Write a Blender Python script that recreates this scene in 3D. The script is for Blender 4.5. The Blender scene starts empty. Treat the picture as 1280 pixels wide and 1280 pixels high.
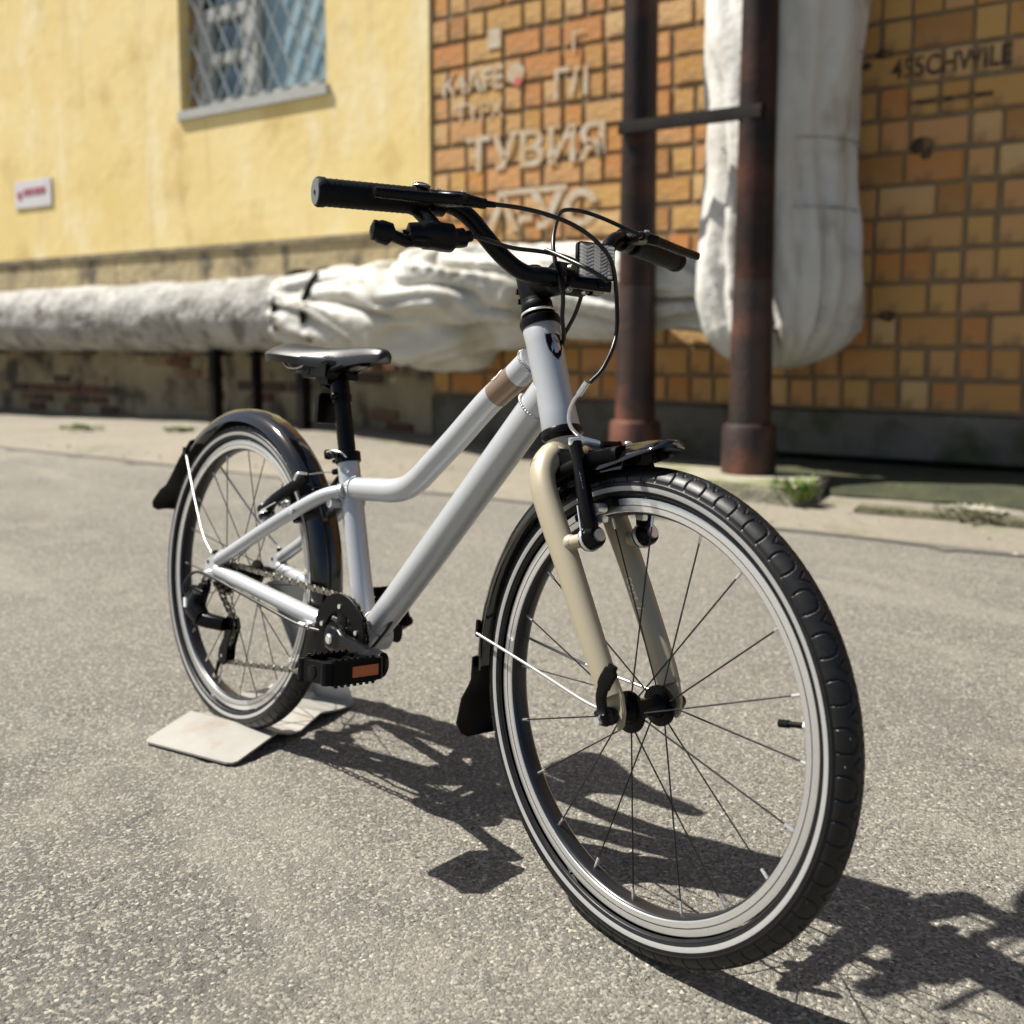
import bpy, bmesh, math, random
from mathutils import Vector as V, Matrix, noise
random.seed(7)
R_ = math.radians
C = bpy.context.scene.collection
sc = bpy.context.scene

# ------------------------------------------------------------------ camera
cam_d = bpy.data.cameras.new('camera')
cam = bpy.data.objects.new('camera', cam_d); C.objects.link(cam); sc.camera = cam
cam_d.sensor_width = 36; cam_d.sensor_fit = 'HORIZONTAL'; cam_d.lens = 35.849
cam_d.shift_y = -0.0574; cam_d.clip_start = 0.02; cam_d.clip_end = 500
c_r = V((0.68560651, 0.72796762, 0.00261653)); c_u = V((-0.07888937, 0.07072467, 0.9943714)); c_f = V((-0.72368514, 0.68195393, -0.10591821))
mw = Matrix((c_r, c_u, -c_f)).transposed().to_4x4(); mw.translation = V((1.4371671, -0.74733565, 0.5995954))
cam.matrix_world = mw
cam_d.dof.use_dof = True; cam_d.dof.focus_distance = 1.09; cam_d.dof.aperture_fstop = 4.6

# ------------------------------------------------------------------ world, sun, exposure
SUN = V((-0.62, -0.40, 1.02)).normalized()          # direction towards the sun
el = math.asin(SUN.z); az = math.atan2(SUN.x, SUN.y)
w = bpy.data.worlds.new('World'); sc.world = w; w.use_nodes = True
nt = w.node_tree; nt.nodes.clear()
sky = nt.nodes.new('ShaderNodeTexSky'); sky.sky_type = 'NISHITA'; sky.sun_disc = False
sky.sun_elevation = el; sky.sun_rotation = az
sky.air_density = 1.0; sky.dust_density = 1.8; sky.ozone_density = .6
bg = nt.nodes.new('ShaderNodeBackground'); bg.inputs[1].default_value = 0.05
wo = nt.nodes.new('ShaderNodeOutputWorld')
nt.links.new(sky.outputs[0], bg.inputs[0]); nt.links.new(bg.outputs[0], wo.inputs[0])
sd = bpy.data.lights.new('sun', 'SUN'); sd.energy = 5.0; sd.angle = R_(0.55); sd.color = (1.0, 0.95, 0.86)
so = bpy.data.objects.new('sun', sd); C.objects.link(so); so.rotation_euler = SUN.to_track_quat('Z', 'Y').to_euler()
so.location = (0, 0, 6)
sc.view_settings.view_transform = 'Standard'; sc.view_settings.look = 'None'
sc.view_settings.exposure = 0.92; sc.view_settings.gamma = 1.0; sc.view_settings.use_curve_mapping = False

# ------------------------------------------------------------------ materials
def mat(name, col, rough=.5, metal=0., var=0., scale=20., bump=0., bscale=80., col2=None, spec=.5, coat=0., dirt=None, detail=6., lo=.35, hi=.65, objrand=None, aniso=0., alpha=None, coatr=.08):
    m = bpy.data.materials.new(name); m.use_nodes = True
    t = m.node_tree; b = t.nodes['Principled BSDF']; L = t.links.new
    b.inputs['Roughness'].default_value = rough; b.inputs['Metallic'].default_value = metal
    b.inputs['Specular IOR Level'].default_value = spec
    b.inputs['Coat Weight'].default_value = coat; b.inputs['Coat Roughness'].default_value = coatr
    tc = t.nodes.new('ShaderNodeTexCoord'); src = tc.outputs['Object']
    c = None
    if objrand:
        if objrand[0] == 'obj':
            oi = t.nodes.new('ShaderNodeObjectInfo'); rs = oi.outputs['Random']
        else:
            g = t.nodes.new('ShaderNodeNewGeometry'); rs = g.outputs['Random Per Island']
        r = t.nodes.new('ShaderNodeValToRGB'); r.color_ramp.interpolation = 'CONSTANT'
        cols = objrand[1]; e = r.color_ramp.elements
        while len(e) < len(cols): e.new(0.5)
        for i, q in enumerate(cols): e[i].position = i / len(cols); e[i].color = (*q, 1)
        L(rs, r.inputs[0]); c = r.outputs[0]
    if col2 is not None:
        n = t.nodes.new('ShaderNodeTexNoise'); n.inputs['Scale'].default_value = scale; n.inputs['Detail'].default_value = detail
        n.inputs['Roughness'].default_value = .62; L(src, n.inputs['Vector'])
        mr = t.nodes.new('ShaderNodeMapRange'); mr.inputs[1].default_value = lo; mr.inputs[2].default_value = hi; L(n.outputs[0], mr.inputs[0])
        mx = t.nodes.new('ShaderNodeMix'); mx.data_type = 'RGBA'; L(mr.outputs[0], mx.inputs[0])
        if c is None: mx.inputs[6].default_value = (*col, 1)
        else: L(c, mx.inputs[6])
        mx.inputs[7].default_value = (*col2, 1); c = mx.outputs[2]
    if dirt:
        n = t.nodes.new('ShaderNodeTexNoise'); n.inputs['Scale'].default_value = dirt[1]; n.inputs['Detail'].default_value = 8; L(src, n.inputs['Vector'])
        mr = t.nodes.new('ShaderNodeMapRange'); mr.inputs[1].default_value = dirt[2]; mr.inputs[2].default_value = dirt[3]; L(n.outputs[0], mr.inputs[0])
        mx = t.nodes.new('ShaderNodeMix'); mx.data_type = 'RGBA'; L(mr.outputs[0], mx.inputs[0])
        if c is None: mx.inputs[6].default_value = (*col, 1)
        else: L(c, mx.inputs[6])
        mx.inputs[7].default_value = (*dirt[0], 1); c = mx.outputs[2]
    if c is None: b.inputs['Base Color'].default_value = (*col, 1)
    else: L(c, b.inputs['Base Color'])
    if bump:
        n2 = t.nodes.new('ShaderNodeTexNoise'); n2.inputs['Scale'].default_value = bscale; n2.inputs['Detail'].default_value = 5; L(src, n2.inputs['Vector'])
        bp = t.nodes.new('ShaderNodeBump'); bp.inputs['Strength'].default_value = 1; bp.inputs['Distance'].default_value = bump
        L(n2.outputs[0], bp.inputs['Height']); L(bp.outputs[0], b.inputs['Normal'])
    if var:
        n3 = t.nodes.new('ShaderNodeTexNoise'); n3.inputs['Scale'].default_value = scale * 2; L(src, n3.inputs['Vector'])
        mr = t.nodes.new('ShaderNodeMapRange'); mr.inputs[3].default_value = max(.02, rough - var); mr.inputs[4].default_value = rough + var
        L(n3.outputs[0], mr.inputs[0]); L(mr.outputs[0], b.inputs['Roughness'])
    return m

M = {}
M['silver'] = mat('silver_paint', (.43, .445, .465), .38, .32, var=.05, scale=300, bump=.00004, bscale=1800, coat=.55, coatr=.22)
M['champagne'] = mat('champagne_paint', (.36, .315, .225), .45, .15, var=.05, scale=300, coat=.15, coatr=.35, bump=.00004, bscale=1500)
M['band'] = mat('bronze_decal', (.20, .135, .09), .38, .3, coat=.4)
M['black'] = mat('black_satin', (.0022, .0022, .0025), .28, 0, var=.1, scale=120, bump=.0001, bscale=900, spec=.16)
M['blackm'] = mat('black_matte', (.0025, .0025, .003), .45, 0, var=.1, scale=90, bump=.0002, bscale=700, spec=.12)
M['gloss'] = mat('black_gloss_plastic', (.003, .003, .0035), .10, 0, var=.05, scale=60, coat=.4, bump=.0003, bscale=30)
M['rubber'] = mat('tyre_rubber', (.0055, .0058, .0066), .42, 0, var=.08, scale=60, bump=.0001, bscale=900, col2=(.009, .009, .0095), spec=.32)
M['grip'] = mat('grip_rubber', (.003, .003, .0035), .5, 0, spec=.15, var=.08, scale=90, bump=.0003, bscale=1400)
M['gripend'] = mat('grip_end_rubber', (.10, .11, .12), .6)
M['stripe'] = mat('reflective_stripe', (.38, .38, .38), .45, .3, dirt=((.34, .34, .34), 150, .58, .75))
M['track'] = mat('machined_rim', (.70, .70, .70), .24, .78)
M['rim'] = mat('black_anodised', (.012, .013, .016), .3, .2, var=.08, scale=40)
M['chrome'] = mat('bright_steel', (.80, .80, .79), .3, .85)
M['stay'] = mat('stay_wire', (.46, .46, .455), .35, .6)
M['steel'] = mat('chain_steel', (.30, .29, .26), .35, .9, var=.12, scale=300, dirt=((.05, .045, .035), 400, .5, .7))
M['spoke'] = mat('black_spoke', (.02, .02, .02), .3, .4)
M['saddle'] = mat('saddle_cover', (.008, .009, .010), .38, 0, var=.06, scale=60, bump=.0002, bscale=1200, spec=.4, coat=.12, coatr=.3)
M['reflector'] = mat('clear_reflector', (.85, .85, .85), .3, .35)
M['refl_dark'] = mat('reflector_facet', (.22, .22, .23), .2, .5)
M['orange'] = mat('orange_reflector', (.42, .085, .008), .28, 0, bump=.0006, bscale=600, coat=.5)
M['red'] = mat('red_reflector', (.10, .008, .006), .3, 0, coat=.3)
M['cable'] = mat('cable_housing', (.004, .004, .004), .3, spec=.4)
M['grey'] = mat('grey_print', (.42, .43, .43), .5)
M['white'] = mat('white_print', (.7, .7, .7), .5)
M['stand'] = mat('painted_sheet_steel', (.335, .325, .30), .5, .1, var=.1, scale=9, col2=(.27, .26, .235), dirt=((.25, .185, .145), 11, .55, .72), bump=.0005, bscale=40)
M['stand2'] = mat('galvanised_sheet', (.40, .415, .42), .42, .25, var=.1, scale=9, dirt=((.22, .21, .20), 14, .5, .75))
M['gold'] = mat('badge_silver', (.6, .6, .6), .25, .9)

# ------------------------------------------------------------------ mesh builder
class MB:
    def __init__(s): s.v = []; s.f = []
    def add(s, vs, fs):
        o = len(s.v); s.v += [V(q) for q in vs]; s.f += [[i + o for i in f] for f in fs]; return s
    def box(s, c, d, m=None, ch=0):
        x, y, z = [q / 2 for q in d]; c = V(c)
        vs = [V((a * x, b * y, e * z)) for a in (-1, 1) for b in (-1, 1) for e in (-1, 1)]
        if m is not None: vs = [m @ q for q in vs]
        return s.add([c + q for q in vs], [(0, 1, 3, 2), (4, 6, 7, 5), (0, 4, 5, 1), (2, 3, 7, 6), (0, 2, 6, 4), (1, 5, 7, 3)])
    def sweep(s, pts, rad, n=12, up=None, cap=True, sq=2.0, closed=False, prof=None):
        """tube along pts; rad: number, (a,b) or list of them; sq: superellipse power"""
        P = [V(q) for q in pts]; N = len(P)
        T = []
        for i in range(N):
            if closed: t = P[(i + 1) % N] - P[i - 1]
            else: t = P[min(i + 1, N - 1)] - P[max(i - 1, 0)]
            T.append(t.normalized())
        u = V(up) if up is not None else (V((0, 0, 1)) if abs(T[0].z) < .9 else V((1, 0, 0)))
        u = (u - T[0] * u.dot(T[0])).normalized()
        vs = []; fs = []
        for i in range(N):
            if i or up is not None:
                if up is not None: u = V(up)
                u = (u - T[i] * u.dot(T[i]))
                u.normalize()
            r = rad[i] if isinstance(rad, list) else rad
            a, b = (r if isinstance(r, tuple) else (r, r))
            sd_ = T[i].cross(u)
            for k in range(n):
                th = 2 * math.pi * k / n; cx, cy = math.cos(th), math.sin(th)
                if sq != 2.0:
                    cx = math.copysign(abs(cx) ** (2 / sq), cx); cy = math.copysign(abs(cy) ** (2 / sq), cy)
                vs.append(P[i] + sd_ * (a * cx) + u * (b * cy))
        M_ = N if closed else N - 1
        for i in range(M_):
            for k in range(n):
                a0 = i * n + k; a1 = i * n + (k + 1) % n; j = ((i + 1) % N) * n
                fs.append((a0, a1, j + (k + 1) % n, j + k))
        if cap and not closed:
            fs.append(tuple(range(n))[::-1]); fs.append(tuple((N - 1) * n + k for k in range(n)))
        return s.add(vs, fs)
    def cyl(s, a, b, r, n=16, r2=None): return s.sweep([a, b], [r, r if r2 is None else r2], n)
    def lathe(s, c, ax, prof, n=24):
        """prof: list of (distance along axis, radius)"""
        c = V(c); ax = V(ax).normalized()
        return s.sweep([c + ax * max(-9, d) for d, r in prof], 0, 3) if False else s._lathe(c, ax, prof, n)
    def _lathe(s, c, ax, prof, n):
        c = V(c); ax = V(ax).normalized()
        u = ax.orthogonal().normalized(); w_ = ax.cross(u); vs = []; fs = []
        for d, r in prof:
            for k in range(n):
                t = 2 * math.pi * k / n; vs.append(c + ax * d + (u * math.cos(t) + w_ * math.sin(t)) * r)
        for i in range(len(prof) - 1):
            for k in range(n): fs.append((i * n + k, i * n + (k + 1) % n, (i + 1) * n + (k + 1) % n, (i + 1) * n + k))
        if prof[0][1] > 1e-6 and prof[0] != prof[-1]: fs.append(tuple(range(n))[::-1])
        if prof[-1][1] > 1e-6 and prof[0] != prof[-1]: fs.append(tuple((len(prof) - 1) * n + k for k in range(n)))
        return s.add(vs, fs)
    def plate(s, pts, nrm, th):
        """polygon pts extruded by th along nrm (centred)"""
        nrm = V(nrm).normalized() * (th / 2); P = [V(q) for q in pts]; n = len(P)
        return s.add([q + nrm for q in P] + [q - nrm for q in P],
                     [tuple(range(n)), tuple(range(2 * n - 1, n - 1, -1))] + [(i, i + n, (i + 1) % n + n, (i + 1) % n) for i in range(n)])
    def ball(s, c, r, n=12, m=8):
        c = V(c); r = r if isinstance(r, tuple) else (r, r, r); vs = []; fs = []
        for i in range(m + 1):
            p = math.pi * i / m
            for k in range(n):
                t = 2 * math.pi * k / n
                vs.append(c + V((r[0] * math.sin(p) * math.cos(t), r[1] * math.sin(p) * math.sin(t), r[2] * math.cos(p))))
        for i in range(m):
            for k in range(n): fs.append((i * n + k, (i + 1) * n + k, (i + 1) * n + (k + 1) % n, i * n + (k + 1) % n))
        return s.add(vs, fs)
    def mesh(s, name, m, xf=None, smooth=35, merge=1e-6, bevel=0):
        me = bpy.data.meshes.new(name)
        vs = [xf @ q for q in s.v] if xf is not None else s.v
        me.from_pydata([tuple(q) for q in vs], [], s.f)
        bm = bmesh.new(); bm.from_mesh(me)
        if merge: bmesh.ops.remove_doubles(bm, verts=bm.verts, dist=merge)
        bmesh.ops.dissolve_degenerate(bm, dist=1e-7, edges=bm.edges)
        bmesh.ops.recalc_face_normals(bm, faces=bm.faces)
        if bevel:
            es = [e for e in bm.edges if len(e.link_faces) == 2 and e.calc_face_angle(0) > R_(40)]
            bmesh.ops.bevel(bm, geom=es, offset=bevel, segments=2, affect='EDGES', clamp_overlap=True)
        if smooth:
            for f in bm.faces: f.smooth = True
            for e in bm.edges:
                if len(e.link_faces) == 2 and e.calc_face_angle(0) > R_(smooth): e.smooth = False
        bm.to_mesh(me); bm.free()
        if m is not None: me.materials.append(m)
        return me
    def build(s, name, m, parent=None, xf=None, **k):
        o = bpy.data.objects.new(name, s.mesh(name, m, xf, **k)); C.objects.link(o)
        if parent is not None: o.parent = parent
        return o

def tag(o, label=None, cat=None, group=None, kind=None):
    if label: o['label'] = label
    if cat: o['category'] = cat
    if group: o['group'] = group
    if kind: o['kind'] = kind
    return o
def empty(name, loc=(0, 0, 0), rot=(0, 0, 0)):
    o = bpy.data.objects.new(name, None); C.objects.link(o); o.location = loc; o.rotation_euler = rot; o.empty_display_size = .1
    return o
def crom(pts, k=8, closed=False):
    P = [V(q) for q in pts]; n = len(P); out = []
    rng = range(n) if closed else range(n - 1)
    for i in rng:
        p0 = P[i - 1] if (closed or i) else P[0] * 2 - P[1]
        p1 = P[i]; p2 = P[(i + 1) % n]; p3 = P[(i + 2) % n] if (closed or i < n - 2) else P[-1] * 2 - P[-2]
        for j in range(k):
            t = j / k
            out.append(.5 * ((2 * p1) + (p2 - p0) * t + (2 * p0 - 5 * p1 + 4 * p2 - p3) * t * t + (3 * p1 - p0 - 3 * p2 + p3) * t ** 3))
    if not closed: out.append(P[-1])
    return out
def text(name, s, size, m, parent, mtx, depth=.0004, xf=None, bold=0):
    cu = bpy.data.curves.new(name, 'FONT'); cu.body = s; cu.size = size; cu.extrude = depth; cu.offset = bold
    cu.align_x = 'CENTER'; cu.align_y = 'CENTER'; cu.resolution_u = 3
    t = bpy.data.objects.new(name + '_tmp', cu); C.objects.link(t)
    bpy.context.view_layer.update()
    me = bpy.data.meshes.new_from_object(t.evaluated_get(bpy.context.evaluated_depsgraph_get()))
    bpy.data.objects.remove(t); bpy.data.curves.remove(cu)
    me.transform(mtx)
    if xf is not None: me.transform(xf)
    me.materials.clear(); me.materials.append(m)
    o = bpy.data.objects.new(name, me); C.objects.link(o); o.parent = parent
    return o
def frame_m(o, x, y):
    x = V(x).normalized(); y = V(y); y = (y - x * y.dot(x)).normalized(); z = x.cross(y)
    m = Matrix((x, y, z)).transposed().to_4x4(); m.translation = V(o); return m

exec_parts = []
# ================================================================== SETTING
WA = 0.220354
WD = V((math.cos(WA), math.sin(WA), 0)); WN = V((-math.sin(WA), math.cos(WA), 0))   # along the walls, into the walls
WALL = Matrix((WD, WN, V((0, 0, 1)))).transposed().to_4x4()        # local (along, depth, up) -> world
def wl(a, d, z): return WD * a + WN * d + V((0, 0, z))
DW = 3.6

# --- asphalt: one sheet, finely modelled where the camera stands
def asphalt_mat():
    m = bpy.data.materials.new('asphalt'); m.use_nodes = True; t = m.node_tree; L = t.links.new; N = t.nodes.new
    b = t.nodes['Principled BSDF']; b.inputs['Roughness'].default_value = .85; b.inputs['Specular IOR Level'].default_value = .35
    tc = N('ShaderNodeTexCoord'); src = tc.outputs['Object']
    def noise_(s, d=6, r=.6):
        n = N('ShaderNodeTexNoise'); n.inputs['Scale'].default_value = s; n.inputs['Detail'].default_value = d; n.inputs['Roughness'].default_value = r; L(src, n.inputs['Vector']); return n.outputs[0]
    def rng(x, a, b_, c=0., d=1.):
        q = N('ShaderNodeMapRange'); L(x, q.inputs[0])
        for i, k in enumerate((a, b_, c, d)): q.inputs[i + 1].default_value = k
        return q.outputs[0]
    def mix(f, A, B):
        q = N('ShaderNodeMix'); q.data_type = 'RGBA'; L(f, q.inputs[0])
        for i, k in ((6, A), (7, B)):
            if isinstance(k, tuple): q.inputs[i].default_value = (*k, 1)
            else: L(k, q.inputs[i])
        return q.outputs[2]
    def vor(s, feat='F1', out=0):
        v = N('ShaderNodeTexVoronoi'); v.inputs['Scale'].default_value = s; v.feature = feat; L(src, v.inputs['Vector']); return v.outputs
    base = mix(rng(noise_(1.1, 5), .35, .65), (.195, .183, .158), (.232, .218, .186))
    base = mix(rng(noise_(.55, 5, .65), .44, .58), base, (.138, .132, .118))          # large dull patches
    v1 = vor(290); sep = N('ShaderNodeSeparateColor'); L(v1[1], sep.inputs[0])
    base = mix(rng(sep.outputs[0], .66, .72), base, (.33, .31, .262))             # pale aggregate
    base = mix(rng(sep.outputs[1], .80, .86), base, (.13, .123, .108))             # dark aggregate
    base = mix(rng(sep.outputs[2], .975, .985), base, (.52, .485, .39))            # bright chips
    v2 = vor(90); sp2 = N('ShaderNodeSeparateColor'); L(v2[1], sp2.inputs[0])
    d2 = rng(v2[0], .12, .22, 1., 0.); sel = rng(sp2.outputs[0], .93, .94)
    mu = N('ShaderNodeMath'); mu.operation = 'MULTIPLY'; L(d2, mu.inputs[0]); L(sel, mu.inputs[1])
    base = mix(mu.outputs[0], base, (.45, .42, .35))
    base = mix(rng(noise_(55, 4, .7), .60, .70), base, (.15, .14, .125))
    base = mix(rng(noise_(170, 3, .8), .575, .63), base, (.055, .05, .042))          # dark specks drawn as pits
    base = mix(rng(noise_(3.3, 6, .75), .66, .74), base, (.20, .185, .16))        # stains
    base = mix(rng(noise_(1.0, 8, .75), .54, .66, 0, .55), base, (.31, .285, .235))       # pale dust
    mp = N('ShaderNodeMapping'); mp.inputs['Rotation'].default_value = (0, 0, -.35); mp.inputs['Scale'].default_value = (.55, 1.9, 1); L(src, mp.inputs[0])
    wn_ = N('ShaderNodeTexNoise'); wn_.inputs['Scale'].default_value = 1.15; wn_.inputs['Detail'].default_value = 9; wn_.inputs['Roughness'].default_value = .62; L(mp.outputs[0], wn_.inputs['Vector'])
    base = mix(rng(wn_.outputs[0], .555, .635, 0, .38), base, (.33, .31, .265))
    base = mix(rng(wn_.outputs[0], .44, .36, 0, .22), base, (.105, .10, .09))
    ck = N('ShaderNodeTexVoronoi'); ck.feature = 'DISTANCE_TO_EDGE'; ck.inputs['Scale'].default_value = .8
    wv = N('ShaderNodeTexNoise'); wv.inputs['Scale'].default_value = 2.4; wv.inputs['Detail'].default_value = 8; L(src, wv.inputs['Vector'])
    va_ = N('ShaderNodeVectorMath'); va_.operation = 'MULTIPLY_ADD'; va_.inputs[1].default_value = (.75, .75, .75); L(wv.outputs[1], va_.inputs[0]); L(src, va_.inputs[2]); L(va_.outputs[0], ck.inputs['Vector'])
    cm = N('ShaderNodeMath'); cm.operation = 'MULTIPLY'; L(rng(ck.outputs[0], .0006, .0030, .8, 0), cm.inputs[0]); L(rng(noise_(1.1, 3), .56, .62), cm.inputs[1])
    base = mix(cm.outputs[0], base, (.05, .047, .04))
    L(base, b.inputs['Base Color'])
    n1 = noise_(260, 4, .75); n2 = noise_(70, 6, .7)
    ad = N('ShaderNodeMath'); ad.operation = 'MULTIPLY_ADD'; L(n2, ad.inputs[0]); ad.inputs[1].default_value = 1.6; L(n1, ad.inputs[2])
    ad2 = N('ShaderNodeMath'); ad2.operation = 'MULTIPLY_ADD'; L(v1[0], ad2.inputs[0]); ad2.inputs[1].default_value = -.38; L(ad.outputs[0], ad2.inputs[2])
    bp = N('ShaderNodeBump'); bp.inputs['Strength'].default_value = 1; bp.inputs['Distance'].default_value = .0040
    L(ad2.outputs[0], bp.inputs['Height']); L(bp.outputs[0], b.inputs['Normal'])
    return m
def ground():
    x0, x1, y0, y1, st = -.35, 2.05, -1.05, 1.45, .005
    nx = round((x1 - x0) / st); ny = round((y1 - y0) / st); vs = []; fs = []
    for j in range(ny + 1):
        y = y0 + j * st
        for i in range(nx + 1):
            x = x0 + i * st
            e = min(i, nx - i, j, ny - j) / 20; e = min(1, e)
            h = noise.noise(V((x * 120, y * 120, 0))) * .0007 + noise.noise(V((x * 42, y * 42, 3))) * .0009
            q = noise.noise(V((x * 26, y * 26, 9)))
            if q < -.38: h -= min(.002, (-.38 - q) * .02)
            vs.append((x, y, (h - .0008) * e))
    for j in range(ny):
        for i in range(nx):
            a = j * (nx + 1) + i; fs.append((a, a + 1, a + nx + 2, a + nx + 1))
    X = [-60, x0, x1, 60]; Y = [-60, y0, y1, 60]
    o = len(vs)
    for y in Y:
        for x in X: vs.append((x, y, 0))
    for j in range(3):
        for i in range(3):
            if i == 1 and j == 1: continue
            a = o + j * 4 + i; fs.append((a, a + 1, a + 5, a + 4))
    me = bpy.data.meshes.new('asphalt_ground'); me.from_pydata(vs, [], fs)
    me.materials.append(asphalt_mat())
    me.polygons.foreach_set('use_smooth', [True] * len(me.polygons))
    ob = bpy.data.objects.new('asphalt_ground', me); C.objects.link(ob); tag(ob, kind='structure')
ground()

# --- sloping strip along the foot of the walls
M['apron'] = mat('sandy_apron', (.225, .20, .155), .9, 0, scale=1.3, col2=(.175, .16, .128), dirt=((.13, .135, .075), 3.0, .60, .74), bump=.012, bscale=16)
def apron():
    mb = MB(); rows = [(2.16, .004), (2.2, .012), (2.42, .03), (2.8, .04), (3.2, .06), (3.598, .07)]
    A = [-14 + .12 * i for i in range(int(19 / .12))]
    vs = []; fs = []
    for a in A:
        lift = .0 if a > -1.6 else min(1, (-1.6 - a) / 1.5)
        if a < -4.2: lift = max(.3, 1 - (-4.2 - a) / 2.6)
        for k, (d, z) in enumerate(rows):
            f = 1 if k else 0
            wob = noise.noise(V((a * 1.6, 5, 0))) * .035 + noise.noise(V((a * 6, 2, 0))) * .012
            if k > 3: wob = 0
            zz = z * (.5 + 1.0 * lift) + f * noise.noise(V((a * 4, d * 4, 1))) * .006
            vs.append(wl(a, d + (wob if k < 3 else 0), max(zz, -.004 if not k else .006)))
    nr = len(rows)
    for i in range(len(A) - 1):
        for k in range(nr - 1): fs.append((i * nr + k, (i + 1) * nr + k, (i + 1) * nr + k + 1, i * nr + k + 1))
    mb.add(vs, fs); o = mb.build('pavement_strip', M['apron'], merge=0); tag(o, kind='structure')
apron()
M['damp'] = mat('damp_crack', (.085, .08, .07), .8, 0, scale=30, col2=(.13, .12, .10))
mb = MB(); vs = []; fs = []
for i in range(260):
    a = -6 + i * .04; w_ = .012 + .018 * max(0, noise.noise(V((a * 2.1, 3, 3)))); fing = max(0, noise.noise(V((a * 5.5, 8, 1))) - .22) * .55
    c_ = 2.155 + noise.noise(V((a * 1.6, 5, 0))) * .03 + noise.noise(V((a * 7, 1, 5))) * .012
    vs += [wl(a, c_ - w_ - fing, .0045), wl(a, c_ + w_ + .02, .0045)]
for i in range(259): fs.append((2 * i, 2 * i + 2, 2 * i + 3, 2 * i + 1))
mb.add(vs, fs); tag(mb.build('pavement_crack', M['damp'], merge=0), kind='structure')

M['foot_shade'] = mat('painted_foot_shade', (.025, .028, .014), .95, 0, scale=9, col2=(.045, .05, .02), bump=.01, bscale=30)  # near-black strip: shade at the wall foot put into the colour
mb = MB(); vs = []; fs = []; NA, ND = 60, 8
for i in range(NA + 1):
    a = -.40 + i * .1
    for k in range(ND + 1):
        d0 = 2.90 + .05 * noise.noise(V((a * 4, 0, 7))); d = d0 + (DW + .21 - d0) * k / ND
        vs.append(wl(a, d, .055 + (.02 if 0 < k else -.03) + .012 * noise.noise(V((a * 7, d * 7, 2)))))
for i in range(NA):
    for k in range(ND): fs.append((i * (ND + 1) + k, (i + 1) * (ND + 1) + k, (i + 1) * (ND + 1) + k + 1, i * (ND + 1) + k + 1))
mb.add(vs, fs); tag(mb.build('shade_strip', M['foot_shade'], merge=0), kind='structure')
# --- moss, weeds
def tuft(name, c, n, h, spread, m, label, cat):
    mb = MB()
    for i in range(n):
        a = random.uniform(0, 6.28); r = random.uniform(0, spread); b = V(c) + V((math.cos(a) * r, math.sin(a) * r, 0))
        tip = b + V((math.cos(a) * random.uniform(.01, .05), math.sin(a) * random.uniform(.01, .05), random.uniform(.4, 1) * h))
        sd_ = V((-math.sin(a), math.cos(a), 0)) * random.uniform(.006, .014); mid = (b + tip) / 2 + V((0, 0, .01))
        mb.add([b, mid - sd_, tip, mid + sd_], [(0, 1, 2, 3)])
    o = mb.build(name, m); tag(o, label, cat); return o
M['leaf'] = mat('weed_leaf', (.11, .17, .035), .55, 0, scale=40, col2=(.16, .22, .05))
tuft('weed_plant', wl(.02, 2.62, .03), 110, .10, .07, M['leaf'], 'small bright green weed growing at the corner of the concrete block', 'weed')
tuft('grass_tuft', wl(-4.6, 2.75, .06), 90, .035, .12, M['leaf'], 'low yellowish green grass tuft by the wall on the far left', 'grass')
tuft('grass_tuft', wl(-3.9, 2.95, .07), 80, .03, .07, M['leaf'], 'thin grass tuft right of the other one at the far left', 'grass')
tuft('moss_patch', wl(.62, 2.62, .03), 120, .035, .10, mat('dry_weed', (.30, .29, .22), .8), 'dry pale weed tuft on the mossy edge at the right', 'weed')

mb = MB()
def pebble(mb, x, y, z, r):
    vs = [V((x + random.uniform(.6, 1.2) * r * q[0], y + random.uniform(.6, 1.2) * r * q[1], z + .6 * r * q[2])) for q in ((1, 0, 0), (0, 1, 0), (-1, 0, 0), (0, -1, 0), (.1, .1, 1), (0, 0, -.6))]
    mb.add(vs, [(0, 1, 4), (1, 2, 4), (2, 3, 4), (3, 0, 4), (1, 0, 5), (2, 1, 5), (3, 2, 5), (0, 3, 5)])
for i in range(420): pebble(mb, random.uniform(-1.2, 1.8), random.uniform(-.9, 1.7), .001, random.uniform(.0007, .0022))
for i in range(260):
    q = wl(random.uniform(-6, 1.6), random.uniform(2.0, 3.0), 0); pebble(mb, q.x, q.y, .03, random.uniform(.003, .012))
o = mb.build('loose_grit', mat('grit', (.25, .23, .19), .9, 0, objrand=('isl', [(.28, .26, .21), (.14, .13, .11), (.36, .33, .26), (.07, .065, .055)])), smooth=0); tag(o, kind='stuff')
# --- yellow plastered building
M['yellow'] = mat('yellow_plaster', (.73, .56, .22), .9, 0, scale=1.1, col2=(.79, .64, .31), dirt=((.60, .44, .17), 2.6, .55, .72), bump=.003, bscale=14)
M['plinth_pl'] = mat('stained_plinth_plaster', (.50, .40, .215), .92, 0, scale=3, col2=(.36, .29, .17), dirt=((.12, .10, .07), 3.8, .52, .68), bump=.01, bscale=14)
M['lowwall'] = mat('worn_render', (.36, .31, .20), .95, 0, scale=2.6, col2=(.24, .20, .13), dirt=((.07, .06, .045), 3.2, .50, .64), bump=.015, bscale=12)
M['redbrick'] = mat('worn_red_brick', (.16, .07, .04), .9, 0, bump=.006, bscale=30, objrand=('obj', [(.13, .06, .035), (.19, .11, .065), (.10, .065, .045), (.26, .19, .11), (.08, .055, .04)]))
M['frame_w'] = mat('weathered_window_frame', (.40, .41, .39), .7, 0, scale=14, col2=(.36, .36, .33), bump=.002, bscale=60)
M['reveal'] = mat('brown_reveal', (.30, .21, .12), .85, 0, scale=8, col2=(.22, .16, .1))
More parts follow.
